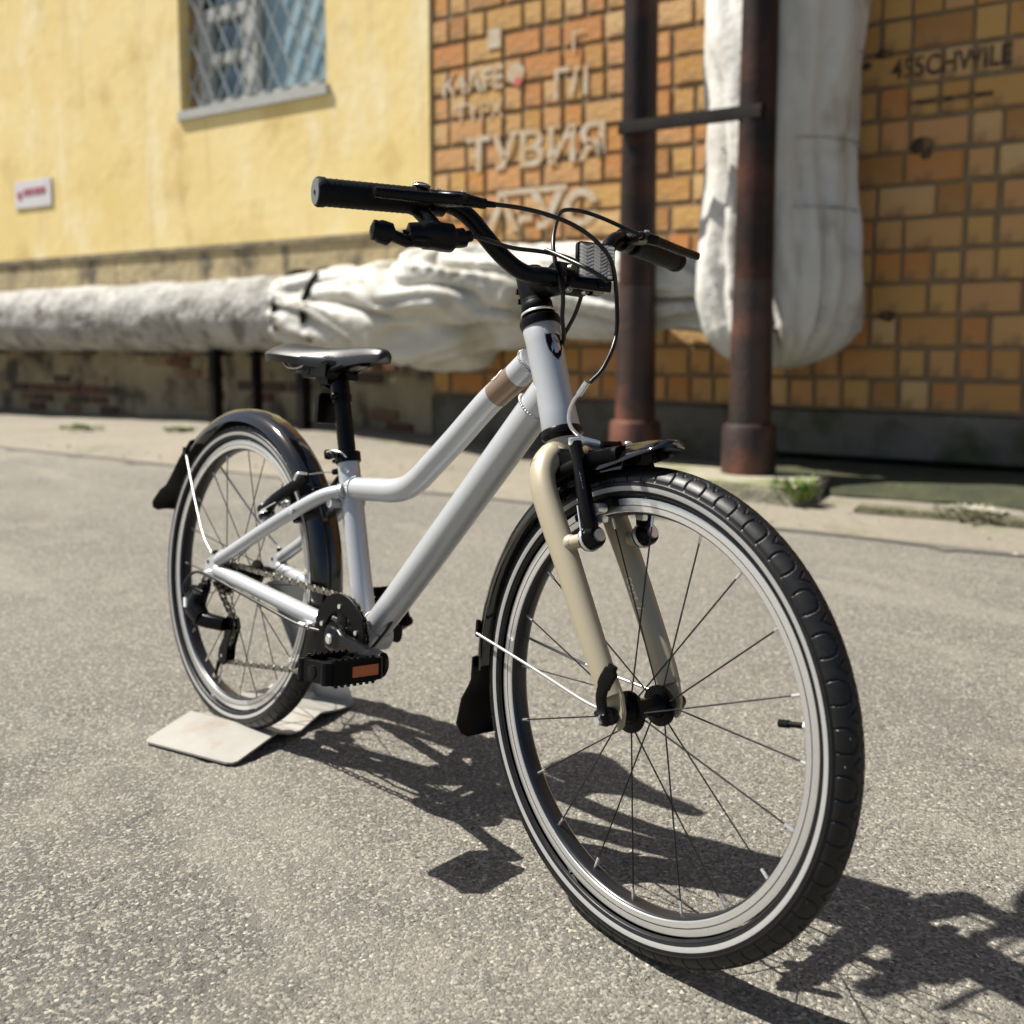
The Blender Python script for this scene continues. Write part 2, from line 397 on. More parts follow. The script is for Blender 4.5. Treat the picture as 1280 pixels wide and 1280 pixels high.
M['glass'] = mat('window_glass', (.05, .10, .14), .2, 0, var=.05, scale=3, spec=.9, coat=.6)
M['bluepane'] = mat('light_blue_pane', (.20, .33, .42), .6, 0, scale=5, col2=(.28, .40, .45))  # plain light blue colour for the right-hand pane
M['grille'] = mat('grey_painted_bar', (.33, .37, .38), .6)
def streaks(m, col, sc_v, lo, hi, amt=.8):
    t = m.node_tree; L = t.links.new; b = t.nodes['Principled BSDF']; inp = b.inputs['Base Color']
    tc = t.nodes.new('ShaderNodeTexCoord'); mp = t.nodes.new('ShaderNodeMapping'); mp.inputs['Scale'].default_value = sc_v; L(tc.outputs['Object'], mp.inputs[0])
    n = t.nodes.new('ShaderNodeTexNoise'); n.inputs['Scale'].default_value = 1; n.inputs['Detail'].default_value = 7; n.inputs['Roughness'].default_value = .65; L(mp.outputs[0], n.inputs['Vector'])
    mr = t.nodes.new('ShaderNodeMapRange'); mr.inputs[1].default_value = lo; mr.inputs[2].default_value = hi; mr.inputs[4].default_value = amt; L(n.outputs[0], mr.inputs[0])
    mx = t.nodes.new('ShaderNodeMix'); mx.data_type = 'RGBA'; L(mr.outputs[0], mx.inputs[0]); src = inp.links[0].from_socket; L(src, mx.inputs[6]); mx.inputs[7].default_value = (*col, 1); L(mx.outputs[2], inp)
streaks(M['yellow'], (.60, .47, .22), (5, 5, .45), .54, .66, .6); streaks(M['yellow'], (.82, .72, .46), (2.2, 2.2, 1.1), .54, .70, .8)
streaks(M['plinth_pl'], (.10, .085, .055), (7, 7, .8), .55, .66, .85); streaks(M['lowwall'], (.05, .04, .03), (4, 4, 2), .54, .66, .8)
yb = empty('yellow_building', wl(-8, DW, 0)); tag(yb, 'yellow plastered building with a barred window and stained plinth', 'building')
yinv = Matrix.Translation(-yb.location)
YX = yinv @ WALL
wx0, wx1, wz0, wz1 = -4.61, -3.25, 2.15, 3.65
mb = MB(); fd = DW - .012; bk = DW + .3
def slab(mb, a0, a1, d0, d1, z0, z1): mb.box(((a0 + a1) / 2, (d0 + d1) / 2, (z0 + z1) / 2), (a1 - a0, d1 - d0, z1 - z0))
slab(mb, -16, wx0, fd, bk, 1.26, 4.6); slab(mb, wx1, -2.462, fd, bk, 1.26, 4.6)
slab(mb, wx0, wx1, fd, bk, 1.26, wz0); slab(mb, wx0, wx1, fd, bk, wz1, 4.6)
mb.build('plaster_wall', M['yellow'], yb, YX, smooth=0)
mb = MB(); slab(mb, -16, -2.465, DW - .022, bk, 1.225, 1.258); mb.build('plinth_ledge', mat('dark_ledge', (.13, .11, .075), .9, 0, scale=7, col2=(.28, .23, .14), bump=.006, bscale=30), yb, YX)  # ledge coloured darker than the plaster above it
mb = MB(); slab(mb, -16, -2.468, DW - .007, bk, .62, 1.2235); mb.build('plinth', M['plinth_pl'], yb, YX)
mb = MB(); slab(mb, -16, -2.466, DW + .02, bk, -.1, .618); mb.build('lower_wall', M['lowwall'], yb, YX)
# exposed bricks of the lower wall
bm0 = MB(); bm0.box((0, 0, 0), (.215, .03, .062)); brick_me = bm0.mesh('brick', M['redbrick'], smooth=0, bevel=.006)
cnt = 0
for r in range(8):
    z = .10 + r * .074; a = -8.2 + (r % 2) * .12
    while a < -2.65:
        q = noise.noise(V((a * .9, r * .35, 4)))
        if q > .02 and random.random() < .7:
            o = bpy.data.objects.new('brick', brick_me); C.objects.link(o); o.parent = yb
            o.matrix_local = YX @ Matrix.Translation((a, DW + .018 + random.uniform(0, .008), z)) @ Matrix.Rotation(random.uniform(-.02, .02), 4, 'Y'); cnt += 1
        a += .238
# window
wn = MB()
d = DW + .10
for (a0, a1, z0, z1, dd) in ((wx0 + .10, wx0 + .155, wz0, wz1, 0), (wx1 - .06, wx1, wz0, wz1, 0), (wx0 + .155, wx1 - .06, wz0 + .0, wz0 + .07, 0), (wx0 + .155, wx1 - .06, wz1 - .06, wz1, 0),
                       (-4.04, -3.94, wz0 + .07, wz1 - .06, -.005), (wx0 + .155, -4.04, 2.73, 2.81, -.003), (wx0 + .155, -4.04, 2.45, 2.52, .004), (wx0 + .155, wx0 + .21, wz0 + .07, 2.73, .006), (-4.09, -4.04, wz0 + .07, 2.73, .006)):
    slab(wn, a0, a1, d - .03 + dd, d + .03 + dd, z0, z1)
win = wn.build('window', M['frame_w'], yb, YX)
mb = MB(); slab(mb, wx0 + .155, -4.04, d + .034, d + .04, wz0 + .07, wz1 - .06); mb.build('pane', M['glass'], win, None).matrix_local = Matrix(); win.children[-1].data.transform(YX)
mb = MB(); slab(mb, -3.94, wx1 - .06, d + .034, d + .04, wz0 + .07, wz1 - .06); o = mb.build('pane', M['bluepane'], win, YX); tag(o, 'light blue window pane')
mb = MB(); slab(mb, wx0, wx0 + .10, d - .02, d + .05, wz0, wz1); slab(mb, wx0 - .001, wx1 + .001, d + .06, bk + .002, wz0 - .001, wz1 + .001); mb.build('reveal', M['reveal'], win, YX)
mb = MB(); slab(mb, wx0 - .02, wx1 + .02, DW - .034, d - .032, wz0 - .055, wz0 + .012); mb.build('sill', M['frame_w'], win, YX, bevel=.006)
mb = MB(); s_ = .155; zz = DW + .035
for k in range(-22, 14):
    for sg in (1, -1):
        # diamond lattice: lines z = z0 +/- 1.75*(a-a0)
        a0 = wx0 + (k * s_); pts = []
        for a in (wx0 + .02, wx1 - .02):
            pass
        m_ = 1.9 * sg
        lo_a, hi_a = wx0 + .03, wx1 - .02
        za = wz0 + .03 + m_ * (lo_a - (wx0 + k * s_)); zb = wz0 + .03 + m_ * (hi_a - (wx0 + k * s_))
        p0, p1 = V((lo_a, zz + .004 * sg, za)), V((hi_a, zz + .004 * sg, zb))
        def clip(p0, p1, zc, keep_above):
            if (p0.z > zc) == (p1.z > zc): return (p0, p1) if (p0.z > zc) == keep_above else None
            t = (zc - p0.z) / (p1.z - p0.z); q = p0.lerp(p1, t)
            return (p0, q) if (p0.z > zc) == keep_above else (q, p1)
        r1 = clip(p0, p1, wz0 + .03, True)
        if r1: r1 = clip(*r1, wz1 - .03, False)
        if r1 and (r1[0] - r1[1]).length > .03: mb.cyl(r1[0], r1[1], .007, 5)
mb.build('grille', M['grille'], win, YX)
# enamel sign on the wall
M['sign'] = mat('white_sign', (.68, .66, .66), .5, 0, scale=12, col2=(.58, .55, .58)); M['signred'] = mat('faded_red_print', (.33, .08, .13), .6)
sg = empty('wall_sign', wl(-6.4, DW - .014, 1.76)); tag(sg, 'small white sign with faded red lettering on the yellow wall', 'sign')
SX = Matrix.Translation(-sg.location) @ WALL
mb = MB(); mb.box((-6.4, DW - .018, 1.76), (.50, .010, .21)); mb.build('sign_board', M['sign'], sg, SX, bevel=.003)
mb = MB(); mb.cyl((-6.575, DW - .0235, 1.755), (-6.575, DW - .0265, 1.755), .034, 14); mb.box((-6.46, DW - .025, 1.775), (.12, .003, .05)); mb.box((-6.30, DW - .025, 1.775), (.16, .003, .05)); mb.build('sign_print', M['signred'], sg, SX)

# --- brick building
BC = [(0.459, 0.235, 0.070), (0.510, 0.291, 0.108), (0.479, 0.273, 0.083), (0.479, 0.207, 0.062), (0.551, 0.338, 0.149), (0.367, 0.179, 0.054), (0.510, 0.301, 0.095), (0.520, 0.263, 0.099), (0.561, 0.367, 0.166), (0.459, 0.244, 0.067), (0.500, 0.226, 0.057), (0.510, 0.273, 0.108)]
M['block'] = mat('orange_ceramic_brick', BC[0], .8, 0, bump=.005, bscale=38, objrand=('obj', BC), scale=5, col2=(.43, .26, .11), lo=.46, hi=.80, dirt=((.17, .10, .05), 7, .56, .76))
M['block_s'] = mat('orange_ceramic_brick_joined', BC[0], .8, 0, scale=9, bump=.004, bscale=45, objrand=('isl', BC), dirt=((.20, .12, .06), 9, .62, .80))
M['mortar'] = mat('brown_mortar', (.18, .125, .07), .95, 0, scale=9, col2=(.23, .165, .095), bump=.006, bscale=60)
M['plinth_c'] = mat('grey_concrete_plinth', (.155, .145, .12), .9, 0, scale=3, col2=(.11, .10, .085), dirt=((.05, .055, .025), 5, .5, .7), bump=.01, bscale=20)
bb = empty('brick_building', wl(0, DW, 0)); tag(bb, 'orange brick building with painted graffiti and grey concrete plinth', 'building')
BX = Matrix.Translation(-bb.location) @ WALL
mb = MB(); slab(mb, -2.458, 6, DW + .008, DW + .3, .31, 4.6); mb.build('mortar_bed', M['mortar'], bb, BX, smooth=0)
mb = MB(); slab(mb, -2.458, -.62, DW - .02, DW + .3, -.1, .308); slab(mb, -.62, 6, DW - .02, DW + .3, .105, .308); slab(mb, -.619, 6, DW + .22, DW + .298, -.1, .1049); mb.build('plinth', M['plinth_c'], bb, BX, bevel=.008)
CH = .1385; rows = 31
kinds = {}
def block_mesh(L_):
    k = round(L_, 3)
    if k not in kinds:
        q = MB(); q.box((0, .03, 0), (L_ - .003, .06, CH - .017)); kinds[k] = q.mesh('brick', M['block'], smooth=0, bevel=.007)
    return kinds[k]
st_mb = MB(); nb = 0
for r in range(rows):
    z = .315 + CH * (r + .5); a = -2.455
    while a < 5.9:
        L_ = random.choice([.232, .232, .112, .112, .112]) if r % 2 else random.choice([.112, .232, .112, .112])
        a1 = min(a + L_ + .012, 6.0); ln = L_ if a1 < 6 else a1 - a - .012
        if ln < .03: break
        out = random.uniform(-.004, .004)
        if z < 2.62 and a < .98 and z + .48 * (a + 2.45) < 3.2 and nb < 300:
            o = bpy.data.objects.new('brick', block_mesh(ln)); C.objects.link(o); o.parent = bb; nb += 1
            o.matrix_local = BX @ Matrix.Translation((a + ln / 2 + .006, DW + out, z)) @ Matrix.Rotation(random.uniform(-.012, .012), 4, 'Y')
        else:
            st_mb.box((a + ln / 2 + .006, DW + .03 + out, z), (ln - .003, .06, CH - .017))
        a = a1
tag(st_mb.build('brick_field', M['block_s'], bb, BX, smooth=0), kind='stuff')
# graffiti, thin paint films on the brick faces
M['paintw'] = mat('white_wall_paint', (.54, .47, .38), .85, 0, scale=16, col2=(.47, .33, .18), lo=.40, hi=.60); M['paintk'] = mat('black_wall_paint', (.05, .035, .02), .8, 0, scale=22, col2=(.20, .12, .05), lo=.48, hi=.62); M['paintr'] = mat('red_wall_paint', (.55, .10, .10), .7)
def gtext(s, a, z, size, m, sx=1., bold=.004, rot=0):
    mt = BX @ frame_m((a, DW - .0065, z), (1, 0, 0), (0, 0, 1)) @ Matrix.Rotation(rot, 4, 'Z') @ Matrix.Diagonal((sx, 1, 1, 1))
    o = text('painted_writing', s, size, m, bb, mt, .0004, bold=bold); tag(o, 'painted writing %s on the brick wall' % ('in black' if m is M['paintk'] else 'in white')); return o
gtext('ТУВИЯ', -1.765, 1.62, .25, M['paintw'], 1.08, .006)
gtext('К4АFE', -2.17, 2.02, .165, M['paintw'], .9, .003)
gtext('TYPX', -2.12, 1.86, .15, M['paintw'], .9, .0)
gtext('Г/1', -1.53, 1.93, .20, M['paintw'], .9, .005)
gtext('Г', -1.50, 2.13, .14, M['paintw'], 1.2, .0)
gtext('А-УС', -1.72, 1.29, .235, M['paintw'], 1.25, .009)
gtext('455CHWILE', .29, 1.765, .115, M['paintk'], .78, .002)
mb = MB(); slab(mb, -2.0, -1.56, DW - .0075, DW - .0055, 1.40, 1.43); mb.build('painted_line', M['paintw'], bb, BX)
mb = MB(); slab(mb, .13, .46, DW - .0075, DW - .0055, 1.612, 1.632); mb.build('painted_line', M['paintk'], bb, BX)
mb = MB(); mb.cyl((-1.88, DW - .0055, 2.03), (-1.88, DW - .0075, 2.03), .055, 18); mb.build('painted_mark', M['paintw'], bb, BX)
mb = MB(); mb.box((-2.02, DW - .0065, 2.23), (.09, .002, .1)); mb.build('painted_mark', M['paintw'], bb, BX)
mb = MB(); mb.cyl((-1.865, DW - .0085, 1.985), (-1.865, DW - .0095, 1.985), .024, 12); mb.build('painted_mark', M['paintr'], bb, BX)
for (a, z, s) in ((.02, 1.84, .035), (.19, 1.44, .05), (.21, 1.40, .03), (.08, .73, .035), (-.05, 1.80, .03)):
    mb = MB(); mb.ball((a, DW + .004, z), (s, .012, s * .8), 10, 6); mb.build('hole_stain', M['paintk'], bb, BX)

# --- heating pipe
M['wrap'] = mat('aged_pipe_wrap', (.40, .395, .375), .85, 0, scale=5, col2=(.24, .235, .22), dirt=((.12, .11, .095), 8, .48, .68), bump=.02, bscale=24)
M['tarp'] = mat('pale_tarpaulin', (.55, .545, .51), .7, 0, scale=4, col2=(.46, .45, .40), dirt=((.33, .29, .19), 3.5, .56, .76), bump=.006, bscale=18)
M['riser'] = mat('aged_riser_cloth', (.56, .555, .53), .8, 0, scale=3.0, col2=(.46, .45, .42), dirt=((.30, .28, .22), 5, .56, .76), bump=.008, bscale=20)
M['rust'] = mat('rusty_black_paint', (.014, .009, .008), .5, 0, scale=6, col2=(.042, .017, .011), dirt=((.15, .052, .026), 4, .52, .74), bump=.003, bscale=40)
M['polep'] = mat('black_pole_paint', (.007, .0055, .0055), .42, 0, scale=5, col2=(.020, .010, .008), dirt=((.08, .028, .016), 3.0, .50, .70), bump=.002, bscale=30, spec=.25)
M['dark'] = mat('dark_steel', (.004, .004, .004), .6, 0, scale=10, col2=(.012, .009, .007), spec=.15)
hp = empty('heating_pipe', wl(-5, 3.15, 0)); tag(hp, 'thick insulated heating pipe with pale tarpaulin wrap running along the wall and rising', 'pipe')
HI = Matrix.Translation(-hp.location)
def ridg(x, y, z): return 1 - abs(noise.noise(V((x, y, z)))) * 2
def wrapped(path, rad, n, fold, name, m, fr=(3, 2.0), seed=0, twist=0):
    """sheet wrapped round a path, with folds"""
    P = [V(q) for q in path]; N = len(P); vs = []; fs = []; s = 0
    u = V((0, 0, 1)) if abs((P[1] - P[0]).normalized().z) < .9 else WN.copy()
    for i in range(N):
        t = (P[min(i + 1, N - 1)] - P[max(i - 1, 0)]).normalized()
        if i: s += (P[i] - P[i - 1]).length
        u = (u - t * u.dot(t)).normalized(); sd_ = t.cross(u)
        r = rad(s) if callable(rad) else rad; fo = fold(s) if callable(fold) else fold
        for k in range(n):
            th = 2 * math.pi * k / n; c_, s_ = math.cos(th), math.sin(th)
            g = ridg(c_ * fr[0] * .5 + seed, s_ * fr[0] * .5 + twist * s, s * fr[1]) * .6 + ridg(c_ * fr[0] + seed, s_ * fr[0] + s * 1.5, s * fr[1] * 2.4) * .4
            g += noise.noise(V((c_ * 4, s_ * 4, s * 9 + seed))) * .25
            rr = r + fo * (g - .45)
            vs.append(P[i] + (sd_ * c_ + u * s_) * rr)
    for i in range(N - 1):
        for k in range(n): fs.append((i * n + k, i * n + (k + 1) % n, (i + 1) * n + (k + 1) % n, (i + 1) * n + k))
    fs.append(tuple(range(n))[::-1]); fs.append(tuple((N - 1) * n + k for k in range(n)))
    mb = MB(); mb.add(vs, fs); return mb.build(name, m, hp, HI, smooth=60)
wrapped([wl(-14 + i * .06, 3.36, .74 + .004 * (i * .06)) for i in range(int((14 - 3.24) / .06))], .224, 36, .022, 'insulation_sleeve', M['wrap'], (3, 3))
# gathered tarpaulin between sleeve and riser
def draped(path, rad, n, amp, name, m, kf=7.0, slant=1.6, seed=0, sag=0.):
    P = [V(q) for q in path]; N = len(P); vs = []; fs = []; s = 0; u = V((0, 0, 1))
    for i in range(N):
        t = (P[min(i + 1, N - 1)] - P[max(i - 1, 0)]).normalized()
        if i: s += (P[i] - P[i - 1]).length
        u = (u - t * u.dot(t)).normalized(); sd_ = t.cross(u); r = rad(s); am = amp(s) if callable(amp) else amp
        for k in range(n):
            th = 2 * math.pi * k / n; c_, s_ = math.cos(th), math.sin(th)
            wv = noise.noise(V((c_ * .9 + seed, s_ * .9, s * 1.1))) * 4.2 + noise.noise(V((c_ * 2.2, s_ * 2.2 + seed, s * 3))) * .9
            ph = kf * s + slant * math.sin(th * 1.0 + .6) * 2.2 + wv
            f1 = abs(math.sin(ph)) ** .75; f2 = abs(math.sin(ph * 2.3 + 1.3 + wv * .6)) ** .8
            big = noise.noise(V((c_ * 1.1, s_ * 1.1 + seed, s * 1.7)))
            rr = r * (1 + .22 * big) + am * (.62 * f1 + .26 * f2 - .5) + .006 * noise.noise(V((c_ * 9, s_ * 9, s * 14)))
            q = P[i] + (sd_ * c_ + u * s_) * rr
            if s_ < -.3: q.z -= sag * (-s_ - .3) * (.6 + .4 * math.sin(s * 5))
            vs.append(q)
    for i in range(N - 1):
        for k in range(n): fs.append((i * n + k, i * n + (k + 1) % n, (i + 1) * n + (k + 1) % n, (i + 1) * n + k))
    fs.append(tuple(range(n))[::-1]); fs.append(tuple((N - 1) * n + k for k in range(n)))
    mb = MB(); mb.add(vs, fs); return mb.build(name, m, hp, HI, smooth=75)
def interp(pts, s):
    for (a, b), (c, e) in zip(pts, pts[1:]):
        if a <= s <= c: return b + (e - b) * (s - a) / (c - a)
    return pts[-1][1]
draped(crom([wl(-3.298, 3.330, 0.784), wl(-2.699, 3.320, 0.784), wl(-2.181, 3.310, 0.795), wl(-1.645, 3.320, 0.853), wl(-1.002, 3.340, 0.846), wl(-0.522, 3.360, 0.819)], 26),
       lambda s: interp([(0, .205), (.25, .205), (.45, .215), (.7, .25), (1.05, .30), (1.3, .29), (1.5, .24), (1.8, .20), (2.1, .20), (2.35, .17), (2.6, .14), (9, .14)], s), 110,
       lambda s: interp([(0, .06), (.4, .11), (1, .15), (1.6, .11), (9, .11)], s), 'tarpaulin_wrap', M['tarp'], 5.5, 1.9, 4)
draped([wl(-.30 + .02 * math.exp(-k / 6), 3.285, .50 + .0005 * k * k + .035 * k) for k in range(0, 75)],
       lambda s: interp([(0, .06), (.02, .15), (.06, .21), (.14, .265), (.3, .30), (.6, .305), (9, .303)], s), 84, lambda s: interp([(0, .05), (.15, .13), (.5, .09), (.9, .055), (9, .05)], s), 'riser_insulation', M['riser'], 1.6, 3.4, 11)
for (a, d, z, s) in ((-3.25, 3.36, .79, 1), (-3.0, 3.345, .79, 1)):
    mb = MB(); mb.sweep([wl(a + .01 * math.sin(t * 3), d, z) + (WN * math.cos(t) + V((0, 0, 1)) * math.sin(t)) * .238 for t in [k * math.pi / 12 for k in range(24)]], .019, 6, closed=True); mb.build('binding_strap', M['dark'], hp, HI)
for z in (1.15, 1.42, 1.78, 2.2):
    mb = MB(); mb.sweep([wl(-.285, 3.29, z) + (WD * math.cos(t) + WN * math.sin(t)) * .303 for t in [k * math.pi / 12 for k in range(24)]], .0035, 6, closed=True); mb.build('tie_wire', M['wrap'], hp, HI)
for a, wd in ((-3.95, .055), (-3.57, .028), (-3.17, .06), (-6.6, .05)):
    mb = MB(); mb.box((a, 3.27, .27), (wd, .07, .58)); mb.box((a, 3.3, .535), (wd * 2, .16, .02)); mb.build('support_post', M['dark'], hp, HI @ WALL, bevel=.003)

# --- steel frame of two poles
pf = empty('steel_pipe_frame', wl(-.27, 2.9, .09)); tag(pf, 'two rusty black steel poles joined by a crossbar in front of the brick wall', 'pole frame')
PI_ = Matrix.Translation(-pf.location)
for (a, dd, zb, r) in ((-.27, 2.9, .075, .0705), (-.90, 3.12, .05, .0765)):
    mb = MB(); mb._lathe(wl(a, dd, 0), V((0, 0, 1)), [(.86, r * 1.10), (1.3, r * 1.05), (1.9, r), (4.6, r)], 28); mb.build('pole', M['polep'], pf, PI_)
    mb = MB(); mb._lathe(wl(a, dd, 0), V((0, 0, 1)), [(zb, r * 1.2), (.5, r * 1.18), (.859, r * 1.105)], 28); mb.build('pole_foot', M['rust'], pf, PI_)
    mb = MB(); mb._lathe(wl(a, dd, zb - .01), V((0, 0, 1)), [(0, r * 1.56), (.20, r * 1.54), (.215, r * 1.46), (.222, r * 1.22)], 28); mb.build('collar', M['rust'], pf, PI_)
mb = MB(); mb.sweep([wl(-.95, 3.035, 1.545), wl(-.22, 2.825, 1.495)], [(.016, .028)] * 2, 8, up=(0, 0, 1), sq=6); mb.build('crossbar', M['dark'], pf, PI_, smooth=30)
M['concrete'] = mat('mossy_concrete', (.30, .28, .21), .92, 0, scale=4, col2=(.22, .21, .15), dirt=((.13, .15, .05), 5, .52, .68), bump=.012, bscale=22)
mb = MB(); mb.box((-.36, 2.78, .035), (.80, .46, .10), Matrix.Rotation(.03, 3, 'Z')); o = mb.build('concrete_block', M['concrete'], None, WALL, bevel=.012); tag(o, 'mossy low concrete block under the rusty pole', 'concrete block')
mb = MB(); mb.box((1.45, 2.60, .022), (2.4, .10, .036)); o = mb.build('kerb_stone', mat('mossy_kerb', (.085, .088, .045), .95, 0, scale=9, col2=(.17, .155, .10), bump=.012, bscale=30), None, WALL, bevel=.01); tag(o, 'mossy dark kerb stone edging the strip at the right', 'kerb')
# ================================================================== FLOOR STAND
fs_o = V((-.020, -.136, 0)); fe = V((.950, .312, 0)); fd_ = V((-.312, .950, 0))
st = empty('floor_stand', fs_o); tag(st, 'folded pale sheet-metal floor stand holding the rear wheel of the bicycle', 'bike stand')
def sheet(prof, w0, w1, th, name, m):
    """prof: list of (distance, height, left, right)"""
    mb = MB(); n = len(prof); vs = []
    for k in (0, 1):
        for (d_, h, l, r) in prof:
            for q in (l, r): vs.append(fe * q + fd_ * d_ + V((0, 0, h + th * k)))
    fs = []
    for k in (0, 1):
        for i in range(n - 1): fs.append((k * 2 * n + i * 2, k * 2 * n + i * 2 + 1, k * 2 * n + i * 2 + 3, k * 2 * n + i * 2 + 2))
    for i in range(n - 1):
        fs.append((i * 2, i * 2 + 2, i * 2 + 2 + 2 * n, i * 2 + 2 * n)); fs.append((i * 2 + 1, i * 2 + 3, i * 2 + 3 + 2 * n, i * 2 + 1 + 2 * n))
    fs.append((0, 1, 1 + 2 * n, 2 * n)); e = 2 * n - 2; fs.append((e, e + 1, e + 1 + 2 * n, e + 2 * n))
    mb.add(vs, fs); return mb.build(name, m, st, smooth=20)
sheet([(0, .003, .010, .168), (.004, .003, .003, .176), (.011, .004, 0, .180), (.06, .012, 0, .18), (.093, .0175, 0, .18), (.096, .0175, 0, .18), (.125, .006, 0, .18), (.148, .003, 0, .18), (.19, .014, 0, .18), (.197, .0155, 0, .18), (.245, .006, 0, .18), (.275, .003, 0, .18), (.283, .006, 0, .178)], 0, 1, .0028, 'base_plate', M['stand'])
def up(q, z, lean_=.17): return fe * q + fd_ * (.284 - (z - .006) * lean_) + V((0, 0, z))
nrm_up = (up(.18, .006) - up(0, .006)).cross(up(0, .2) - up(0, .006))
mb = MB(); mb.plate([up(.098, .006), up(.178, .006), up(.166, .05), up(.135, .10), up(.116, .17), up(.105, .215), up(.088, .235), up(.083, .214), up(.074, .208), up(.066, .216), up(.060, .235), up(.046, .232), up(.040, .20), up(.080, .06)], nrm_up, .0028)
mb.build('upright', M['stand2'], st, smooth=20)
mb = MB(); mb.plate([up(.097, .008), up(.040, .205), up(.040, .205) - fd_ * .016, up(.097, .02) - fd_ * .016], fe, .0025); mb.build('side_flange', M['stand2'], st, smooth=20)
mb = MB()
mb.cyl(up(.112, .085) - fd_ * .004, up(.112, .085) + fd_ * .004, .008, 14); mb.build('rubber_plug', M['black'], st)

# ================================================================== BICYCLE
LEAN = -.105478
bike = empty('bicycle', (0, 0, 0), (LEAN, 0, 0)); tag(bike, 'silver step-through kids bicycle with champagne fork and black mudguards', 'bicycle')
AX = V((.666, 0, .508)); SV = V((-.045, 0, .115)).normalized()
ST = Matrix.Translation(AX) @ Matrix.Rotation(-.08163, 4, SV) @ Matrix.Translation(-AX)
RW, FW = V((0, 0, .2423)), V((.8138, 0, .2410))

# ---------------- wheels
def polar(c, r, ph, y): return V((c.x + r * math.cos(ph), y, c.z + r * math.sin(ph)))
def tyre_mb(c):
    # one tread pitch is modelled finely and repeated 38 times round the wheel
    NP, K, NV = 38, 60, 52; P = 2 * math.pi / NP; a, b, rc = .0176, .0186, .2224; cell = []
    for i in range(K):
        row = []
        for j in range(NV + 1):
            t = R_(-128 + 256 * j / NV); lat = a * math.sin(t); r = rc + b * math.cos(t); ta = abs(math.degrees(t)); dep = 0
            if ta < 80:
                u = (i / K + (0 if t > 0 else .5)) % 1.0; x = abs(u - .5)
                if 34 <= ta < 70 and abs(x - .25 - .018 * math.sin((ta - 34) / 36 * 3.14)) < .021: dep = 1
                if ta < 36 and x < .30 and .87 < math.hypot(x / .25, (36 - ta) / 21.0) < 1.10: dep = 1
                if 6 < ta < 30 and x > .34 and abs((x - .34) / .16 - (ta - 6) / 24) < .12: dep = .9
                if 70 <= ta < 74.5: dep = .55
                if 36 < ta < 68 and abs(x - .125) < .006 or 36 < ta < 68 and abs(x - .375) < .006: dep = .12
            if ta < 2.5: dep = .6
            e = .0016 * dep; row.append((r - e * math.cos(t), lat - e * math.sin(t)))
        cell.append(row)
    vs = []; fs = []; NU = NP * K; n = NV + 1
    for i in range(NU):
        ph = 2 * math.pi * i / NU; cp, sp_ = math.cos(ph), math.sin(ph)
        for (r, l) in cell[i % K]: vs.append((c.x + r * cp, l, c.z + r * sp_))
    for i in range(NU):
        k = (i + 1) % NU; q0 = i * n; q1 = k * n
        fs += [(q0 + j, q0 + j + 1, q1 + j + 1, q1 + j) for j in range(NV)]
    me = bpy.data.meshes.new('tyre'); me.from_pydata(vs, [], fs)
    me.polygons.foreach_set('use_smooth', [True] * len(me.polygons)); me.materials.append(M['rubber'])
    return me
def ringprof(c, prof, name, m, par, xf, n=180, sm=35, closed=True):
    mb = MB(); vs = []; fs = []; L_ = len(prof)
    for i in range(n):
        for (r, y) in prof: vs.append(polar(c, r, 2 * math.pi * i / n, y))
    for i in range(n):
        k = (i + 1) % n
        for j in range(L_ if closed else L_ - 1): fs.append((i * L_ + j, i * L_ + (j + 1) % L_, k * L_ + (j + 1) % L_, k * L_ + j))
    mb.add(vs, fs); return mb.build(name, m, par, xf, smooth=sm)
